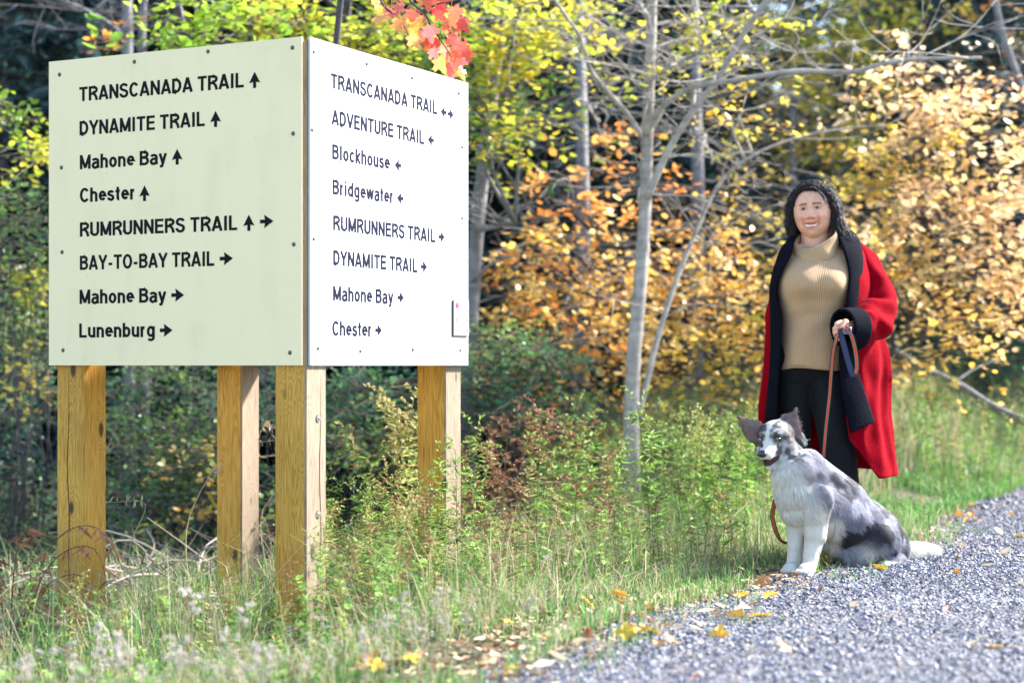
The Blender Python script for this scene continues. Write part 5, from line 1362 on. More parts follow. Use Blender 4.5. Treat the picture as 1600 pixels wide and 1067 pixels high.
    nz = noise_tex(t, coords(t), 160, 3)
    mm = N(t, 'Math', operation='MULTIPLY_ADD'); mm.inputs[1].default_value = .5; t.links.new(nz, mm.inputs[0]); t.links.new(wv.outputs['Fac'], mm.inputs[2])
    t.links.new(ramp(t, mm.outputs[0], [(.2, (.28, .165, .082)), (.9, (.48, .315, .178))]), b.inputs['Base Color'])
    b.inputs['Roughness'].default_value = .9; b.inputs['Specular IOR Level'].default_value = .1; b.inputs['Sheen Weight'].default_value = .15
    bump(t, mm.outputs[0], b, .35, .003)
    uv = np.stack(np.broadcast_arrays(np.linspace(0, 1, nT)[None, :], np.linspace(0, 1, 70)[:, None]), -1)
    gs = Geo(); gs.add(np.array(V) - feet, grid_faces(70, nT), None, uv); sw = gs.obj('jumper', m, root, smooth=True)
    # roll collar: up the outside, over the lip, down the inside; the lip dips towards the chin and rises on one side
    nT = 120; th = np.linspace(0, 2 * np.pi, nT, endpoint=False); prof = [(.0, .100, 0), (.25, .1, .006), (.6, .097, .010), (.9, .093, .008), (1.0, .088, 0), (.97, .082, -.004), (.8, .078, -.006), (.4, .074, -.008), (.1, .074, -.01)]
    V = []
    cc = W(1274, 380, -.028)
    pr_ = spline(prof, 40)
    for f, rad, o_ in pr_:
        X = np.cos(th) * rad; Yy = np.sin(th) * rad * 1.12
        z0 = W(0, 396)[2] + .042 * np.clip(np.sin(th), -1, 1) + .012 * np.cos(th)
        z1 = W(0, 369)[2] + .048 * np.sin(th) + .040 * np.cos(th)
        fold = .004 * np.sin(th * 2 + 1 + f * 2) + .003 * np.sin(th * 5 + f * 5)
        V.append(np.stack([cc[0] + X * (1 + fold / rad), cc[1] + Yy * (1 + fold / rad), z0 + (z1 - z0) * f], 1))
    uv = np.stack(np.broadcast_arrays(np.linspace(0, 1, nT)[None, :] * .8, np.linspace(0, 1, 40)[:, None]), -1)
    gc = Geo(); gc.add(np.array(V) - feet, grid_faces(40, nT), None, uv); gc.obj('roll_collar', m, sw, smooth=True)

    # ---- trousers and shoes
    gt = Geo()
    cap(gt, W(1252, 562, .0), .125, W(1281, 562, .0), .125); cap(gt, W(1246, 578, .0), .100, W(1286, 578, .0), .100)
    chain(gt, [(W(1242, 592, .01), .086), (W(1242, 640, .005), .072), (W(1246, 705, .01), .062), (W(1252, 780, .03), .060), (W(1256, 858, .04), .066)])
    chain(gt, [(W(1292, 592, -.02), .088), (W(1299, 640, -.05), .083), (W(1310, 705, -.06), .078), (W(1319, 780, -.03), .076), (W(1330, 858, .0), .080)])
    V, F, T = fuse(gt, .007, 3)
    V[:, 1] += .006 * np.sin(V[:, 2] * 30 + V[:, 0] * 22) * sm(.8, .3, V[:, 2])
    gg = Geo(); gg.add(V - feet, F); gg.obj('trousers', simple('black_cloth', (.0065, .0072, .010), .8, .2, .35, 60, sheen=.03), root, smooth=True)
    for px in (1266, 1326):
        c = W(px, 570, -.06); gz = float(ground_z(c[0], c[1]))
        gsx = Geo(); cap(gsx, [c[0], c[1] + .11, .045], .042, [c[0] - .005, c[1] - .09, .036], .036); cap(gsx, [c[0], c[1] + .10, .06], .04, [c[0], c[1] + .09, .12], .045)
        box(gsx, [c[0] - .044, c[1] - .13, 0.0], [c[0] + .044, c[1] + .155, .022])
        V, F, T = fuse(gsx, .006, 3); gg = Geo(); gg.add(V - feet, F); gg.obj('shoe', simple('black_leather', (.015, .014, .014), .5, .4), root, smooth=True)

    # ---- long coat, open in front
    cr = np.array([(352, 1246, 1312, 1250, 1304), (362, 1238, 1326, 1246, 1309), (375, 1228, 1344, 1241, 1314), (390, 1219, 1352, 1236, 1319), (400, 1215, 1356, 1232, 1322), (430, 1206, 1362, 1218, 1328), (460, 1202.5, 1368, 1212, 1326), (500, 1200.5, 1374, 1218, 1318),
                   (550, 1199.5, 1384, 1217, 1312), (600, 1198, 1385, 1214, 1312), (650, 1196, 1386, 1212, 1311), (690, 1194, 1391, 1211, 1317), (720, 1193, 1397, 1211, 1331), (745, 1192, 1402, 1211, 1345), (775, 1192, 1404, 1211, 1350)], float)
    cr[:, 3] -= 5; cr[:9, 4] += 5
    def crow(py): return [np.interp(py, cr[:, 0], cr[:, k]) for k in range(1, 5)]
    CY, RYF, RYB = .015, .205, .20
    def ryf(py): return np.interp(py, [352, 375, 400, 440, 560, 745], [.05, .10, .16, .205, .20, .22])
    def ryb(py): return np.interp(py, [352, 375, 400, 440, 560, 745], [.10, .14, .17, .19, .21, .27])
    def coat_front(px, py):
        xl, xr, ol, orr = crow(py); c = (xl + xr) / 2; rx = (xr - xl) / 2
        return CY - ryf(py) * math.sqrt(max(0, 1 - ((px - c) / rx) ** 2))
    nZ, nT = 110, 180
    Vv = np.zeros((nZ, nT, 3))
    hem_a = [-1.2, -.7, 0, 1.57, 2.6, 3.5, 4.6]
    for j in range(nT):
        f = j / (nT - 1)
        for i in range(nZ):
            t_ = i / (nZ - 1)
            # hem height by position round the body: front right corner cut back, right side longest, back, left shorter
            hem = np.interp(f, [0, .02, .05, .2, .45, .8, 1], [684, 700, 744, 741, 735, 690, 659])
            top = np.interp(f, [0, .25, .5, .75, 1], [358, 354, 352, 366, 380]); py = top + (hem - top) * t_
            xl, xr, ol, orr = crow(py); c = (xl + xr) / 2; rx = (xr - xl) / 2
            a0 = -math.acos(np.clip((orr - c) / rx, -1, 1)); a1 = 2 * np.pi - math.acos(np.clip((ol - c) / rx, -1, 1))
            a = a0 + (a1 - a0) * f
            ct, st = math.cos(a), math.sin(a); low = sm(440, 640, py)
            rip = 1 + low * (.055 * math.sin(a * 8 + .6 + py * .003) + .03 * math.sin(a * 15 + py * .008)) * (1 if f > .06 else f / .06) + .008 * math.sin(a * 5 + py * .05)
            X = (c - 800) * WS + ct * rx * WS * (rip if st > -.2 else 1 + (rip - 1) * .5)
            Yy = WY + CY + (st * (ryb(py) if st > 0 else ryf(py))) * rip
            Vv[i, j] = (X, Yy, W(0, py)[2])
    nq = np.stack([vnoise(Vv.reshape(-1, 3) * [1, 1, .55], 9, 60 + k) - .5 for k in range(2)], 1).reshape(nZ, nT, 2); nq2 = np.stack([vnoise(Vv.reshape(-1, 3) * [1, 1, .6], 21, 70 + k) - .5 for k in range(2)], 1).reshape(nZ, nT, 2)
    Vv[..., :2] += (nq * .030 + nq2 * .012) * np.minimum(1, np.arange(nT) / 12.)[None, :, None] * np.minimum(1, (nT - 1 - np.arange(nT)) / 12.)[None, :, None]
    def shell(V, th_, name, mat, parent, uvs=None):
        du = np.gradient(V, axis=0); dv = np.gradient(V, axis=1); nn = unit(np.cross(dv, du)); a, b_ = V.shape[:2]
        out = V + nn * 0; inn = V - nn * th_
        g_ = Geo(); Fo = grid_faces(a, b_, False); nv = a * b_
        idx = np.arange(nv).reshape(a, b_)
        rim = np.concatenate([idx[0], idx[1:, -1], idx[-1, ::-1][1:], idx[::-1, 0][1:]]); rim2 = np.roll(rim, -1)[:-1]; rim = rim[:-1]
        side = np.stack([rim, rim2, rim2 + nv, rim + nv], -1)
        g_.add(np.concatenate([out.reshape(-1, 3), inn.reshape(-1, 3)]) - feet, [Fo, Fo[:, ::-1] + nv, side[:, ::-1]])
        return g_.obj(name, mat, parent, smooth=True)
    m_red, t, b = new_mat('red_fleece')
    f = noise_tex(t, coords(t), 90, 4, .7); f2 = noise_tex(t, coords(t), 9, 3)
    cc1 = ramp(t, f, [(.3, (.15, .0003, .004)), (.7, (.27, .0008, .009))])
    t.links.new(cc1, b.inputs['Base Color']); b.inputs['Roughness'].default_value = .9; b.inputs['Specular IOR Level'].default_value = .02
    b.inputs['Sheen Weight'].default_value = .05; b.inputs['Sheen Tint'].default_value = (1, .4, .4, 1); bump(t, f, b, .35, .004)
    m_black = simple('navy_fleece', (.0035, .0042, .0085), .95, .06, .35, 80, bumps=.4)
    coat = shell(Vv, -.010, 'coat', m_red, root)
    # sleeve
    sp_ = [(*W(1318, 380, .03), .040), (*W(1336, 394, .025), .056), (*W(1354, 420, .02), .070), (*W(1369, 455, -.005), .082), (*W(1372, 488, -.06), .086), (*W(1360, 504, -.14), .086), (*W(1346, 511, -.20), .078), (*W(1334, 513, -.245), .070)]
    q = spline(sp_, 60); p = q[:, :3]; d = unit(np.gradient(p, axis=0)); n = len(p)
    u = np.array([0, 1., 0]); fr2 = []
    for k in range(n):
        u = unit(u - d[k] * np.dot(u, d[k])); fr2.append(u)
    U = np.array(fr2); Wv_ = np.cross(d, U); an = np.linspace(0, 2 * np.pi, 72, endpoint=False); s_ = np.linspace(0, 1, n)[:, None]
    rad = q[:, 3:4] * (1 + .085 * np.sin(s_ * 24 + 2.6 * np.sin(an + .7)[None, :] * 1.6) * sm(.25, .55, s_) * sm(1.02, .85, s_) + .04 * np.sin(an * 3 + s_ * 14) + .045 * np.sin(s_ * 41 - an * 2) * sm(.35, .6, s_) * sm(1.0, .85, s_))
    Vs = p[:, None] + rad[..., None] * (np.cos(an)[None, :, None] * U[:, None] + np.sin(an)[None, :, None] * Wv_[:, None])
    Vs = Vs + (np.stack([vnoise(Vs.reshape(-1, 3) * [1, 1.2, .7], 13, 80 + k) - .5 for k in range(3)], 1).reshape(Vs.shape)) * .022
    gsl = Geo(); gsl.add(Vs - feet, [grid_faces(n, 72)]); gsl.obj('sleeve', m_red, coat, smooth=True)
    # turned back cuff
    a_, b_ = W(1341, 513, -.225), W(1316, 512, -.285); ax_ = unit(b_ - a_); u = unit(np.cross(ax_, [0, 0, 1.])); v = np.cross(u, ax_)
    prof = spline([(0., .084), (0.05, .092), (.5, .090), (.92, .086), (1.0, .080), (.96, .073), (.6, .070), (.0, .066)], 40)
    L_ = np.linalg.norm(b_ - a_); an = np.linspace(0, 2 * np.pi, 64, endpoint=False)
    Vc = a_ + ax_ * (prof[:, 0] * L_)[:, None, None] + (prof[:, 1][:, None] * (1 + .03 * np.sin(an * 2 + .5) + .02 * np.sin(an * 3)[None, :]))[..., None] * (np.cos(an)[None, :, None] * u * .88 + np.sin(an)[None, :, None] * v * 1.02)
    gcf = Geo(); gcf.add(Vc - feet, grid_faces(40, 64)); gcf.obj('cuff', m_black, coat, smooth=True)
    # shawl collar: one band from the right hem up round the neck and down to the left hem
    Rr = [(672, 1329, 1367), (640, 1321, 1361), (610, 1315, 1351), (580, 1312, 1341), (550, 1311, 1336), (500, 1316, 1337), (460, 1324, 1343), (430, 1327, 1348), (400, 1321, 1349), (380, 1314, 1345), (364, 1308, 1335)]
    Ll = [(385, 1239, 1222), (400, 1234, 1214.5), (430, 1218, 1206), (460, 1212, 1202.8), (500, 1220, 1203), (550, 1219, 1203), (600, 1215, 1200), (660, 1212, 1194)]
    pairs = []
    for py, xi, xo in Rr:
        lift = .014 + .020 * sm(540, 620, py)
        pi_ = py + (5 if py > 665 else 0); po = py - (14 if py > 665 else 0)
        pairs.append(np.concatenate([W(xi, pi_, coat_front(xi, min(py, 745)) - lift - .012), W(xo, po, coat_front(xo, py) - lift)]))
    pairs.append(np.concatenate([W(1303, 349, -.02), W(1322, 356, -.015)])); pairs.append(np.concatenate([W(1296, 344, .06), W(1312, 351, .10)]))
    pairs.append(np.concatenate([W(1272, 348, .10), W(1272, 360, .16)]))
    pairs.append(np.concatenate([W(1248, 362, .06), W(1236, 371, .10)])); pairs.append(np.concatenate([W(1243, 373, -.02), W(1230, 377, -.02)]))
    for py, xi, xo in Ll:
        pairs.append(np.concatenate([W(xi, py, coat_front(xi, py) - .026), W(xo, py, coat_front(xo, py) - .012)]))
    pp = spline(pairs, 150); nC = 16; f = np.linspace(0, 1, nC)
    band = pp[:, None, :3] * (1 - f)[None, :, None] + pp[:, None, 3:] * f[None, :, None]
    nn = unit(np.cross(np.gradient(band, axis=1), np.gradient(band, axis=0)))
    puff = .010 * np.sin(np.pi * f)[None, :] ** .6 + .003 * np.sin(np.linspace(0, 40, 150))[:, None] * np.sin(np.pi * f)[None, :]
    sgn = np.sign((nn * (band - np.array([W(1278, 0)[0], WY + .02, 0])) * [1, 1, 0]).sum(-1, keepdims=True))
    band = band + nn * sgn * puff[..., None]
    shell(band, .007, 'shawl_collar', m_black, coat)
    # buckle of the coat's belt tab by the hem of the collar
    gb = Geo(); c = W(1363, 642, coat_front(1362, 640) - .070)
    for dx, dz, rx_, rz_ in ((0, .035, .010, .010), (.006, .010, .013, .014), (.014, -.018, .020, .012), (.02, -.034, .016, .010)): ball(gb, c + [dx, -.004, dz], (rx_, .008, rz_), 10, 8)
    gb.obj('buckle', simple('buckle_dark', (.03, .032, .04), .35, .5), coat, smooth=True)
    return root
build_person()

# ================================================================== the lead
def ribbon(g, path, wdir, width, col_in=(.50, .075, .012), col_ed=(.010, .010, .014), col_mid=(.16, .16, .16), n=60):
    p = spline(path, n); d = unit(np.gradient(p, axis=0)); wd = spline(wdir, n); wd = unit(wd - d * (wd * d).sum(1, keepdims=True)); nn = np.cross(d, wd)
    ks = np.array([-.5, -.36, -.35, -.25, -.24, .18, .19, .29, .30, .5]); cs = [col_ed, col_ed, col_mid, col_mid, col_in, col_in, col_mid, col_mid, col_ed, col_ed]
    m = len(ks); a = p[:, None] + wd[:, None] * (ks * width)[None, :, None]
    V = np.concatenate([a + nn[:, None] * .001, a - nn[:, None] * .001]); F = grid_faces(n, m, False)
    C = np.tile(np.array(cs), (n, 1)); N_ = n * m
    i = np.arange(n - 1); s0 = np.stack([i * m, (i + 1) * m, (i + 1) * m + N_, i * m + N_], -1); s1 = np.stack([i * m + m - 1, i * m + m - 1 + N_, (i + 1) * m + m - 1 + N_, (i + 1) * m + m - 1], -1)
    g.add(V, [F, F[:, ::-1] + N_, s0, s1], np.concatenate([C, C]))
# ================================================================== the dog
DY = 7.45
def D(px, py, dy=0.0): return P(px, py, DY + dy)
def build_dog():
    foot = np.array([D(1300, 570)[0], DY + .1, 0.0]); lift = .007
    root = empty('dog', foot + [0, 0, lift], 'sitting blue merle sheepdog with white chest and pricked ears', 'dog')
    g = Geo()
    hc = D(1211, 690, -.02); hr = rotz(R(-32)) @ rotx(R(6)) @ roty(R(-3)); HS = 1.1       # head frame, -y out of the muzzle
    def h(p): return np.asarray(p, float) * HS @ hr.T + hc
    def hinv(p): return (np.asarray(p, float) - hc) @ hr / HS
    # trunk
    cap(g, D(1256, 738, .02), .085, D(1312, 792, .13), .115); cap(g, D(1238, 745, -.05), .082, D(1246, 800, -.05), .070); cap(g, D(1276, 782, -.10), .058, D(1273, 838, -.095), .044)
    chain(g, [(D(1243, 770, -.06), .082), (D(1262, 790, .0), .118), (D(1308, 806, .12), .132), (D(1362, 838, .26), .122), (D(1384, 856, .31), .098)])
    cap(g, D(1244, 795, -.03), .070, D(1266, 826, .03), .080)
    cap(g, D(1252, 752, .0), .100, D(1228, 716, -.01), .070); cap(g, D(1228, 720, -.02), .07, h([0, .03, -.02]), .066)
    cap(g, D(1300, 835, .14), .09, D(1350, 858, .24), .085)
    # head: skull, cheeks, brow, stop and muzzle
    ball(g, h([0, .01, .012]), (.073, .086, .068), 24, 18, hr)
    for s in (-1, 1):
        ball(g, h([s * .038, .0, -.026]), (.046, .055, .046), 18, 14, hr); ball(g, h([s * .028, -.046, .028]), (.024, .020, .014), 14, 10, hr)
    cap(g, h([0, -.035, -.010]), .046, h([0, -.090, -.036]), .030); cap(g, h([0, -.05, -.018]), .040, h([0, -.102, -.040]), .025)
    for s in (-1, 1): cap(g, h([s * .016, -.05, -.038]), .024, h([s * .011, -.098, -.048]), .016)
    cap(g, h([0, -.005, -.070]), .034, h([0, -.074, -.100]), .015)              # lower jaw, dropped a little
    # ears: thin leaf shaped cups
    def ear(tip, b0, b1, bulge):
        n = 9; pts = []
        for k in range(n):
            f = k / (n - 1); a = b0 * (1 - f) + tip * f; b = b1 * (1 - f) + tip * f
            wdt = np.linalg.norm(b - a) / 2 * (1 + .55 * math.sin(math.pi * f)); c = (a + b) / 2 + bulge * math.sin(math.pi * f) * .4
            ball(g, c, (max(wdt, .007), .0085, max(np.linalg.norm(tip - (b0 + b1) / 2) / n * 1.2, .012)), 14, 10, np.stack([unit(b1 - b0), unit(np.cross(unit(tip - (b0 + b1) / 2), unit(b1 - b0))), unit(tip - (b0 + b1) / 2)], 1))
    ear(D(1155, 656, -.02), D(1174, 696, -.01), D(1197, 670, .0), np.array([-.01, .01, .012]))
    ear(D(1243, 645, .02), D(1215, 668, .0), D(1249, 700, .02), np.array([.012, .01, .012]))
    # front legs
    chain(g, [(D(1272, 812, -.06), .058), (D(1273, 838, -.08), .042), (D(1267, 866, -.10), .032), (D(1264, 886, -.11), .028)])
    chain(g, [(D(1246, 815, -.02), .052), (D(1244, 842, -.02), .038), (D(1241, 866, -.03), .029), (D(1239, 882, -.04), .027)])
    def paw(c, yaw, s=1.0):
        rt = rotz(yaw); c = np.array([c[0], c[1], .002])
        ball(g, c + [0, 0, .022 * s], (.032 * s, .046 * s, .024 * s), 16, 12, rt)
        for k in (-1.5, -.5, .5, 1.5): ball(g, c + rt @ np.array([k * .0155 * s, -.036 * s - .008 * (abs(k) < 1), .015 * s]), (.0105 * s, .02 * s, .013 * s), 10, 8, rt)
    paw(D(1260, 893, -.155), R(-22), 1.18); paw(D(1236, 893, -.09), R(-22), 1.08)
    cap(g, D(1264, 884, -.11), .030, D(1262, 892, -.13), .026); cap(g, D(1239, 880, -.04), .027, D(1237, 890, -.065), .024)
    # hindquarters
    ball(g, D(1368, 846, .18), (.105, .085, .100), 24, 18, rotz(R(20)))
    chain(g, [(D(1362, 845, .14), .085), (D(1336, 868, .10), .052), (D(1385, 878, .20), .034), (D(1402, 876, .22), .03)])
    cap(g, D(1403, 876, .22), .026, D(1388, 882, .14), .026); paw(D(1384, 884, .14), R(-32), .95)
    chain(g, [(D(1345, 850, .34), .07), (D(1322, 874, .26), .04)]); paw(D(1319, 880, .22), R(-25), .9)
    # tail lying on the gravel
    chain(g, [(D(1402, 866, .34), .04), (D(1426, 866, .42), .044), (D(1446, 864, .45), .036), (D(1462, 860, .47), .014)])
    V, F, T = fuse(g, .0046, 9)
    ed = np.concatenate([T[:, [0, 1]], T[:, [1, 2]], T[:, [2, 0]]]); deg = np.bincount(ed.ravel(), minlength=len(V)).astype(float)[:, None]
    wm_ = (sm(.24, .34, V[:, 2] + .25 * (V[:, 0] > D(1300, 0)[0])) * sm(.50, .42, V[:, 2]) * (np.linalg.norm(hinv(V), axis=1) > .12))[:, None]
    for _ in range(60):          # even out the trunk so the hair lies in one sheet
        acc = np.zeros_like(V); np.add.at(acc, ed[:, 0], V[ed[:, 1]]); np.add.at(acc, ed[:, 1], V[ed[:, 0]])
        V = V + (acc / deg - V) * wm_ * .6
    V[:, 2] = np.maximum(V[:, 2], .003)
    # ---- coat pattern, laid down by place on the body
    def near(c, r): return np.exp(-(np.linalg.norm((Vp - c) / np.asarray(r), axis=1)) ** 2)
    def paint(Vq, Nq):
        nonlocal Vp; Vp = Vq
        L = hinv(Vq)
        n1 = vnoise(Vq @ np.array([[.8, 0, .5], [0, 1, 0], [-.9, 0, 1.3]]), 11, 1); n2 = vnoise(Vq, 22, 2); n3 = vnoise(Vq, 55, 3); n4 = vnoise(Vq * [1, 1, .6], 14, 5)
        grey = np.array([.160, .160, .205])[None] * (.8 + .5 * n2[:, None]); dark = np.array([.022, .021, .031]); pale = np.array([.47, .47, .52])
        C = grey.copy()
        m = sm(.485, .555, n1 * .55 + n4 * .25 + n2 * .2 + .10 * near(D(1355, 800, .1), .14) + .10 * near(D(1395, 835, .3), .1)); C = C * (1 - m[:, None]) + dark * m[:, None]
        m = sm(.62, .74, n2 * .5 + (1 - n1) * .5) * .6; C = C * (1 - m[:, None]) + pale * m[:, None]
        white = np.array([.60, .565, .505])[None] * (.9 + .16 * n3[:, None])
        # white: chest and throat, legs, paws, belly fringe, tail, collar patch
        d = (Vq - D(1262, 790, 0)); fx = -d[:, 0] * .75 - d[:, 1] * .55 - d[:, 2] * .35
        w_ = sm(.02, .08, fx + .03 * (n2 - .5))
        w_ = np.maximum(w_, sm(.27, .20, Vq[:, 2] + .03 * (n2 - .5)) * sm(D(1318, 0)[0], D(1300, 0)[0], Vq[:, 0]))
        w_ = np.maximum(w_, sm(.055, .03, Vq[:, 2] + .02 * n2))
        w_ = np.maximum(w_, sm(D(1408, 0, .35)[0], D(1424, 0, .35)[0], Vq[:, 0]))
        w_ = np.maximum(w_, near(D(1249, 698, .04), (.028, .06, .045)) * 1.3)
        w_ = np.maximum(w_, .85 * near(D(1290, 808, -.02), (.035, .06, .04))); w_ = np.maximum(w_, .8 * near(D(1352, 862, .05), (.05, .08, .03)))
        hd = (L[:, 2] > -.11) & (L[:, 1] < .085) & (np.abs(L[:, 0]) < .16) & (L[:, 1] > -.2) & (Vq[:, 2] > .40) & (Vq[:, 0] < D(1252, 0)[0])
        hm = hd & (np.linalg.norm(L * [1, .72, 1], axis=1) < .115)
        C = np.where(w_[:, None] > 0, C * (1 - np.clip(w_, 0, 1)[:, None]) + white * np.clip(w_, 0, 1)[:, None], C)
        # head: mottled grey cheeks, dark rings and brows, white blaze and muzzle
        hg = np.array([.40, .385, .37])[None] * (.75 + .5 * n3[:, None]); mm = sm(.45, .54, vnoise(Vq, 60, 8) * .6 + vnoise(Vq, 28, 9) * .4); hg = hg * (1 - .85 * mm[:, None]) + np.array([.06, .055, .06]) * .85 * mm[:, None]
        ex = np.abs(L[:, 0])
        ring = np.exp(-((ex - .036) / .020) ** 4 - ((L[:, 2] - .014) / .021) ** 4) * (L[:, 1] < .0); hg = hg * (1 - .92 * ring[:, None]) + np.array([.035, .032, .035]) * .92 * ring[:, None]
        side = sm(.052, .075, ex) * sm(-.035, .02, L[:, 2]); hg = hg * (1 - side[:, None]) + np.array([.05, .046, .052]) * side[:, None]
        bl = np.maximum(sm(1, .55, (ex + .008 * (n3 - .5)) / (.0085 + .018 * sm(.0, -.04, L[:, 2]) + .010 * sm(.035, .07, L[:, 2]))) , sm(-.066, -.080, L[:, 1] + .015 * (n3 - .5)) * .96)
        bl = np.maximum(bl, sm(-.045, -.06, L[:, 2]) * sm(.07, .05, ex) * .8) * (L[:, 1] < .05)
        hg = hg * (1 - bl[:, None]) + white * bl[:, None]
        C = np.where(hm[:, None], hg, C)
        # ears dark outside, brownish grey within
        er = (Vq[:, 2] > D(0, 676)[2]) & ((Vq[:, 0] < D(1193, 0)[0] - .0) | (Vq[:, 0] > D(1226, 0)[0])) & (Vq[:, 2] > D(0, 700)[2]) & (np.abs(Vq[:, 1] - DY) < .12)
        er |= (Vq[:, 0] < D(1186, 0)[0]) & (Vq[:, 2] > D(0, 700)[2]); er |= (Vq[:, 0] > D(1230, 0)[0]) & (Vq[:, 2] > D(0, 692)[2]) & (Vq[:, 2] < 1) & (np.abs(Vq[:, 1] - DY) < .1) & (Vq[:, 0] < D(1252, 0)[0])
        inn = (Nq[:, 1] < -.55)
        C[er] = np.where(inn[er][:, None], np.array([.20, .135, .12]) * (.7 + .7 * n3[er][:, None]), np.array([.075, .07, .085]) * (.6 + .9 * n3[er][:, None]))
        mane = near(D(1244, 698, .02), (.020, .05, .030)) * (1 - near(D(1252, 702, .04), (.012, .06, .03))); mane = sm(.3, .6, mane)[:, None]; C = C * (1 - mane) + np.array([.035, .033, .038]) * mane
        return np.clip(C, .01, .85), er, hm, np.clip(w_, 0, 1)
    Vp = V
    tri = V[T]; fn = np.cross(tri[:, 1] - tri[:, 0], tri[:, 2] - tri[:, 0]); ar = np.linalg.norm(fn, axis=1); fnu = unit(fn)
    vn = np.zeros_like(V)
    for k in range(3): np.add.at(vn, T[:, k], fn)
    vn = unit(vn)
    C, er, hm, wm = paint(V, vn)
    gb = Geo(); gb.add(V - foot, F, C * .9); gb.obj('body', attr_mat('dog_skin', .85, .15), root, smooth=True)
    # ---- fur: tapering strands laid along the coat
    r = np.random.default_rng(21); n = 150000
    # more strands where the hair is long
    wt = ar * (1 + 2.5 * (tri[:, 0, 2] > D(0, 745)[2])); fi = r.choice(len(T), n, p=wt / wt.sum()); uu = r.random((n, 2)); fl = uu.sum(1) > 1; uu[fl] = 1 - uu[fl]
    tp = tri[fi]; Pt = tp[:, 0] + (tp[:, 1] - tp[:, 0]) * uu[:, :1] + (tp[:, 2] - tp[:, 0]) * uu[:, 1:]; Nn = unit(vn[T[fi, 0]] * .5 + fnu[fi] * .5)
    C, er, hm, wm = paint(Pt, Nn)
    Lh = hinv(Pt)
    ln = np.full(n, .040)
    ln = np.where(Pt[:, 0] > D(1330, 0)[0], .040, ln)
    chest = np.exp(-(np.linalg.norm((Pt - D(1232, 770, -.06)) / [.10, .14, .13], axis=1)) ** 2); ln += .014 * chest
    ln *= .45 + .55 * sm(.20, .36, Pt[:, 2] + .3 * (Pt[:, 0] > D(1300, 0)[0]))
    legs = (Pt[:, 2] < .215) & (Pt[:, 0] < D(1300, 0)[0]); ln = np.where(legs, .008 + .022 * sm(.1, .8, Nn[:, 0] * .8 + Nn[:, 1] * .6), ln)
    ln = np.where(Pt[:, 2] < .045, .003, ln)
    tail = Pt[:, 0] > D(1416, 0, .35)[0]; ln = np.where(tail, .045, ln)
    ln = np.where(hm, .012, ln); ln = np.where(hm & (Lh[:, 1] < -.04), .0075, ln); ln = np.where(hm & (Lh[:, 1] < -.085), .0048, ln); ln = np.where(hm & (Lh[:, 1] > .025), .024, ln)
    ln = np.where(er, .011, ln); fr = er & (r.random(n) < .05); ln = np.where(fr, .020, ln)
    # mouth and eyes stay clear
    mouth = hm & (Lh[:, 2] < -.050) & (Lh[:, 2] > -.090) & (Lh[:, 1] < -.035)
    ln = np.where(mouth, .003, ln)
    ln *= r.uniform(.6, 1.25, n)
    flow = np.array([.62, .42, -.72])[None] + r.normal(0, .16, (n, 3)) + .55 * (np.stack([vnoise(Pt, 14, 31 + k) for k in range(3)], 1) - .5)
    flow = np.where(hm[:, None], unit(np.array([.35, .75, -.25]) @ np.eye(3) + Lh * [3, 0, 3]), flow)
    cw = sm(.15, .7, chest)[:, None]; flow = flow * (1 - cw) + cw * (np.array([.12, .0, -1.]) + r.normal(0, .22, (n, 3)))
    flow = np.where((legs)[:, None], np.array([.45, .3, -.75]) + r.normal(0, .12, (n, 3)), flow)
    flow = np.where(tail[:, None], np.array([.9, .15, -.05]) + r.normal(0, .2, (n, 3)), flow)
    flow = np.where(er[:, None], np.array([.1, .1, .35]) + np.where(fr, 1, 0)[:, None] * np.array([.9, .2, -.1]) * np.sign(Pt[:, :1] - D(1208, 0)[0]) * [1, 1, 1] + r.normal(0, .15, (n, 3)), flow)
    flow = unit(flow - Nn * (flow * Nn).sum(1, keepdims=True))
    d0 = unit(Nn * .55 + flow * .8); d1 = unit(Nn * .18 + flow + [0, 0, -.12]); d2 = unit(flow + [0, 0, -.3] - Nn * .08)
    p0 = Pt - Nn * .002; p1 = p0 + d0 * (ln * .34)[:, None]; p2 = p1 + d1 * (ln * .34)[:, None]; p3 = p2 + d2 * (ln * .34)[:, None]
    for p_ in (p1, p2, p3): p_[:, 2] = np.maximum(p_[:, 2], .004)
    view = unit(np.array([0, 0, CAMZ]) - Pt) * .3 + Nn; s = unit(np.cross(flow, view)) * (.00065 + .022 * np.minimum(ln, .05))[:, None]
    Vf = np.stack([p0 - s, p0 + s, p1 - s * .95, p1 + s * .95, p2 - s * .6, p2 + s * .6, p3], 1)
    i = np.arange(n)[:, None] * 7
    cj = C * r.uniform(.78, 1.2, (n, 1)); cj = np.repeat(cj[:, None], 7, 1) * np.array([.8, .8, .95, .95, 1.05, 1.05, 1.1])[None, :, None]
    keep = ln > .0026; gi = np.where(keep)[0]
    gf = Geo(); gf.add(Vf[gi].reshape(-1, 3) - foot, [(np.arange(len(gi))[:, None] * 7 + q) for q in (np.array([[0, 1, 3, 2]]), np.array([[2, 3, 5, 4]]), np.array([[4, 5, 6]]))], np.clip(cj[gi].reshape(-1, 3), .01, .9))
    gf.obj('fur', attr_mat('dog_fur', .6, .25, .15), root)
    # ---- face
    from mathutils.bvhtree import BVHTree
    bvh = BVHTree.FromPolygons([tuple(v) for v in V], [tuple(q) for q in T])
    def on(x, z, out):
        d = hr @ np.array([0, 1., 0]); hit = bvh.ray_cast(Vector(h([x / HS, -.4, z / HS])), Vector(d)); return np.array(hit[0]) - d * out
    eyes = {s: on(s * .0345 * HS / 1, .010 * HS, -.0045) for s in (-1, 1)}
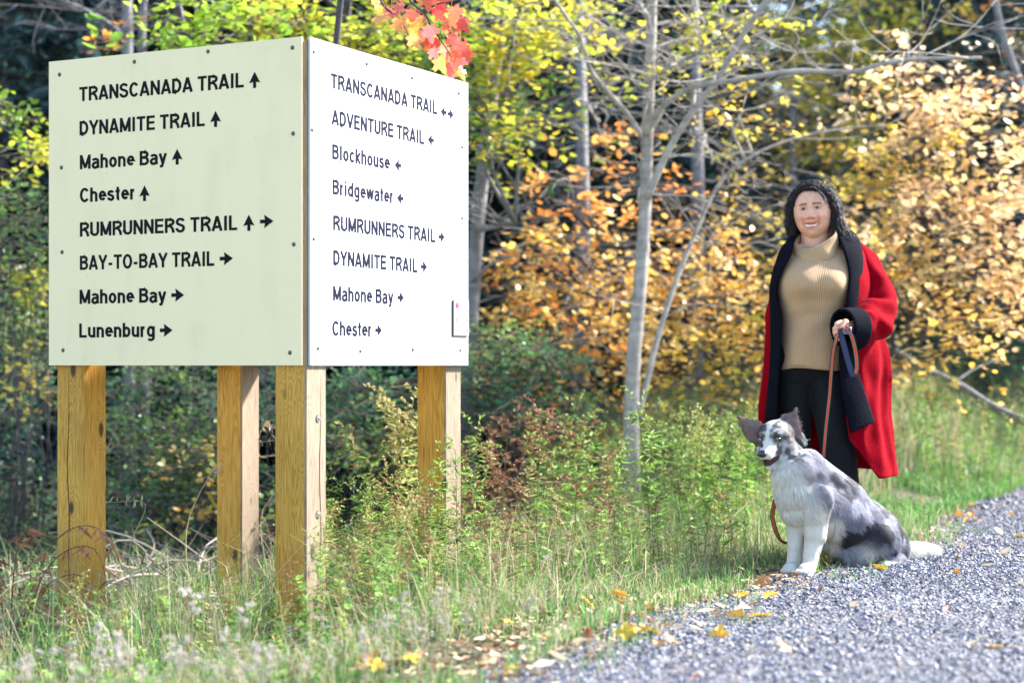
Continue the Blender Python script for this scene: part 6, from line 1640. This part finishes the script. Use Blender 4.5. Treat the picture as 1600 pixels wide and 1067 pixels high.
    for s in (-1, 1):
        ge = Geo(); ball(ge, (0, 0, 0), (.0115, .009, .0098), 24, 18); v = ge.V[0]; rr_ = np.hypot(v[:, 0] + .0015, v[:, 2]); col = np.repeat([[.02, .017, .017]], len(v), 0)
        col[rr_ < .0078] = (.26, .22, .09) if s > 0 else (.34, .36, .32); col[rr_ < .0042] = (.005, .005, .005)
        ge.V[0] = v * [1.05, 1, .95] @ hr.T + np.array(eyes[s]) - foot; ge.C[0] = col; ge.obj('eye', attr_mat('dog_eye', .08, .6), root, smooth=True)
    gn = Geo(); nc = h([0, -.124, -.034]); ball(gn, nc, (.0205, .015, .016), 20, 14, hr)
    for s in (-1, 1): ball(gn, h([s * .009, -.130, -.036]), (.010, .010, .0095), 12, 10, hr)
    Vn, Fn, Tn = fuse(gn, .002, 3); gg = Geo(); gg.add(Vn - foot, Fn); gg.obj('nose', simple('nose_black', (.02, .021, .028), .35, .5, bumps=.0), root, smooth=True)
    gm = Geo(); xs = np.linspace(-1, 1, 21); top = []; mid = []; bot = []
    for x in xs:
        xx = x * .042; yy = -.114 + .080 * abs(x) ** 1.8; zt = -.055 - .003 * (1 - x * x) + .008 * x * x; op = .027 * (1 - abs(x) ** 2.6)
        top.append([xx, yy, zt]); mid.append([xx * .93, yy + .016 * (1 - abs(x)), zt - op * .5]); bot.append([xx * .97, yy + .012, zt - op])
    Vm = np.array([top, mid, bot]); cm = np.concatenate([np.repeat([[.03, .010, .010]], 21, 0), np.repeat([[.055, .012, .011]], 21, 0), np.repeat([[.012, .008, .008]], 21, 0)])
    gm.add(h(Vm.reshape(-1, 3)) - foot, grid_faces(3, 21, False), cm); mo = gm.obj('mouth', attr_mat('mouth', .3, .5), root, smooth=True)
    gt = Geo(); ball(gt, h([.008, -.092, -.072]), (.020, .030, .006), 18, 12, hr, (.55, .15, .15)); gt.obj('tongue', attr_mat('tongue', .3, .5), mo, smooth=True)
    gk = Geo()
    for x in (-.5, -.3, -.1, .1, .3, .5): ball(gk, h([x * .042, -.117 + .080 * abs(x) ** 1.8, -.080 + .012 * x * x]), (.0022, .0022, .004), 8, 6, hr, (.75, .7, .6))
    gk.obj('teeth', attr_mat('dog_tooth', .3, .5), mo)
    # collar round the neck, mostly sunk in the ruff
    gc = Geo(); c = D(1236, 728, -.01); nd = unit(D(1252, 752, 0) - D(1228, 716, -.01)); u = unit(np.cross(nd, [0, 1., 0])); v = np.cross(nd, u); an = np.linspace(0, 2 * np.pi, 48)
    pth = c + .074 * np.cos(an)[:, None] * u + .080 * np.sin(an)[:, None] * v
    p_ = pth; V2 = np.stack([p_ - nd * .009, p_ + nd * .009, p_ * 1 + nd * .009 + unit(p_ - c) * .003, p_ - nd * .009 + unit(p_ - c) * .003], 1)
    gc.add(V2 - foot, grid_faces(48, 4)); gc.obj('collar', simple('collar_black', (.015, .015, .02), .6), root)
build_dog()

def build_lead():
    c = W(1310, 520, -.33)
    root = empty('dog_lead', c, 'black edged orange striped dog lead hanging from the hand of the woman to the dog', 'dog lead')
    g = Geo()
    X = np.array([1., 0, 0])
    W0, D0 = W, D
    def W_(*a): return W0(*a) - c
    def D_(*a): return D0(*a) - c
    ribbon(g, [W_(1309, 513, -.345), W_(1307, 528, -.375), W_(1302, 548, -.37), W_(1299, 580, -.355), W_(1296, 620, -.33), W_(1291, 665, -.31), W_(1288, 700, -.30), W_(1284, 740, -.26), W_(1270, 800, -.2), W_(1245, 845, -.25), D_(1231, 848, .12), D_(1219, 843, .06), D_(1211, 825, .03), D_(1207, 804, .02), D_(1212, 780, .0), D_(1222, 752, -.02)],
           [X, X, X + [0, .5, 0], X, X, X, X, X, X, X, X * .5 + [0, -.6, .5], X * .7 + [0, -.6, 0], X, X, X, X], .018, n=160)
    g.obj('strap', attr_mat('webbing', .7, .2), root)
    # hand loop: orange stripe outside, dark padded grip inside
    g2 = Geo()
    ribbon(g2, [W_(1318, 511, -.37), W_(1326, 517, -.385), W_(1332, 528, -.385), W_(1337, 550, -.38), W_(1339, 572, -.38), W_(1337, 584, -.38)], [X * .9 + [0, .2, .4], X * .8 + [0, .1, .6], X, X, X, X], .022, n=50)
    g2.obj('loop', attr_mat('webbing_loop', .7, .2), root)
    g3 = Geo(); ribbon(g3, [W_(1337, 584, -.38), W_(1333, 586, -.372), W_(1327, 570, -.365), W_(1321, 548, -.365), W_(1315, 526, -.365), W_(1311, 514, -.36)], [X, X, X, X, X, X], .024, (.035, .045, .10), (.03, .035, .06), (.035, .045, .10), 50)
    g3.obj('grip', attr_mat('webbing_grip', .85, .15, sheen=.3), root)
    g4 = Geo(); cc = W_(1324, 517, -.392)
    tube(g4, [cc + [-.016, 0, -.012], cc + [-.014, 0, .010], cc + [.014, 0, .014], cc + [.016, 0, -.010], cc + [-.016, 0, -.012]], .0035, 6); g4.obj('ring', simple('lead_steel', (.16, .18, .26), .35, .5, metal=.5), root, smooth=True)
build_lead()
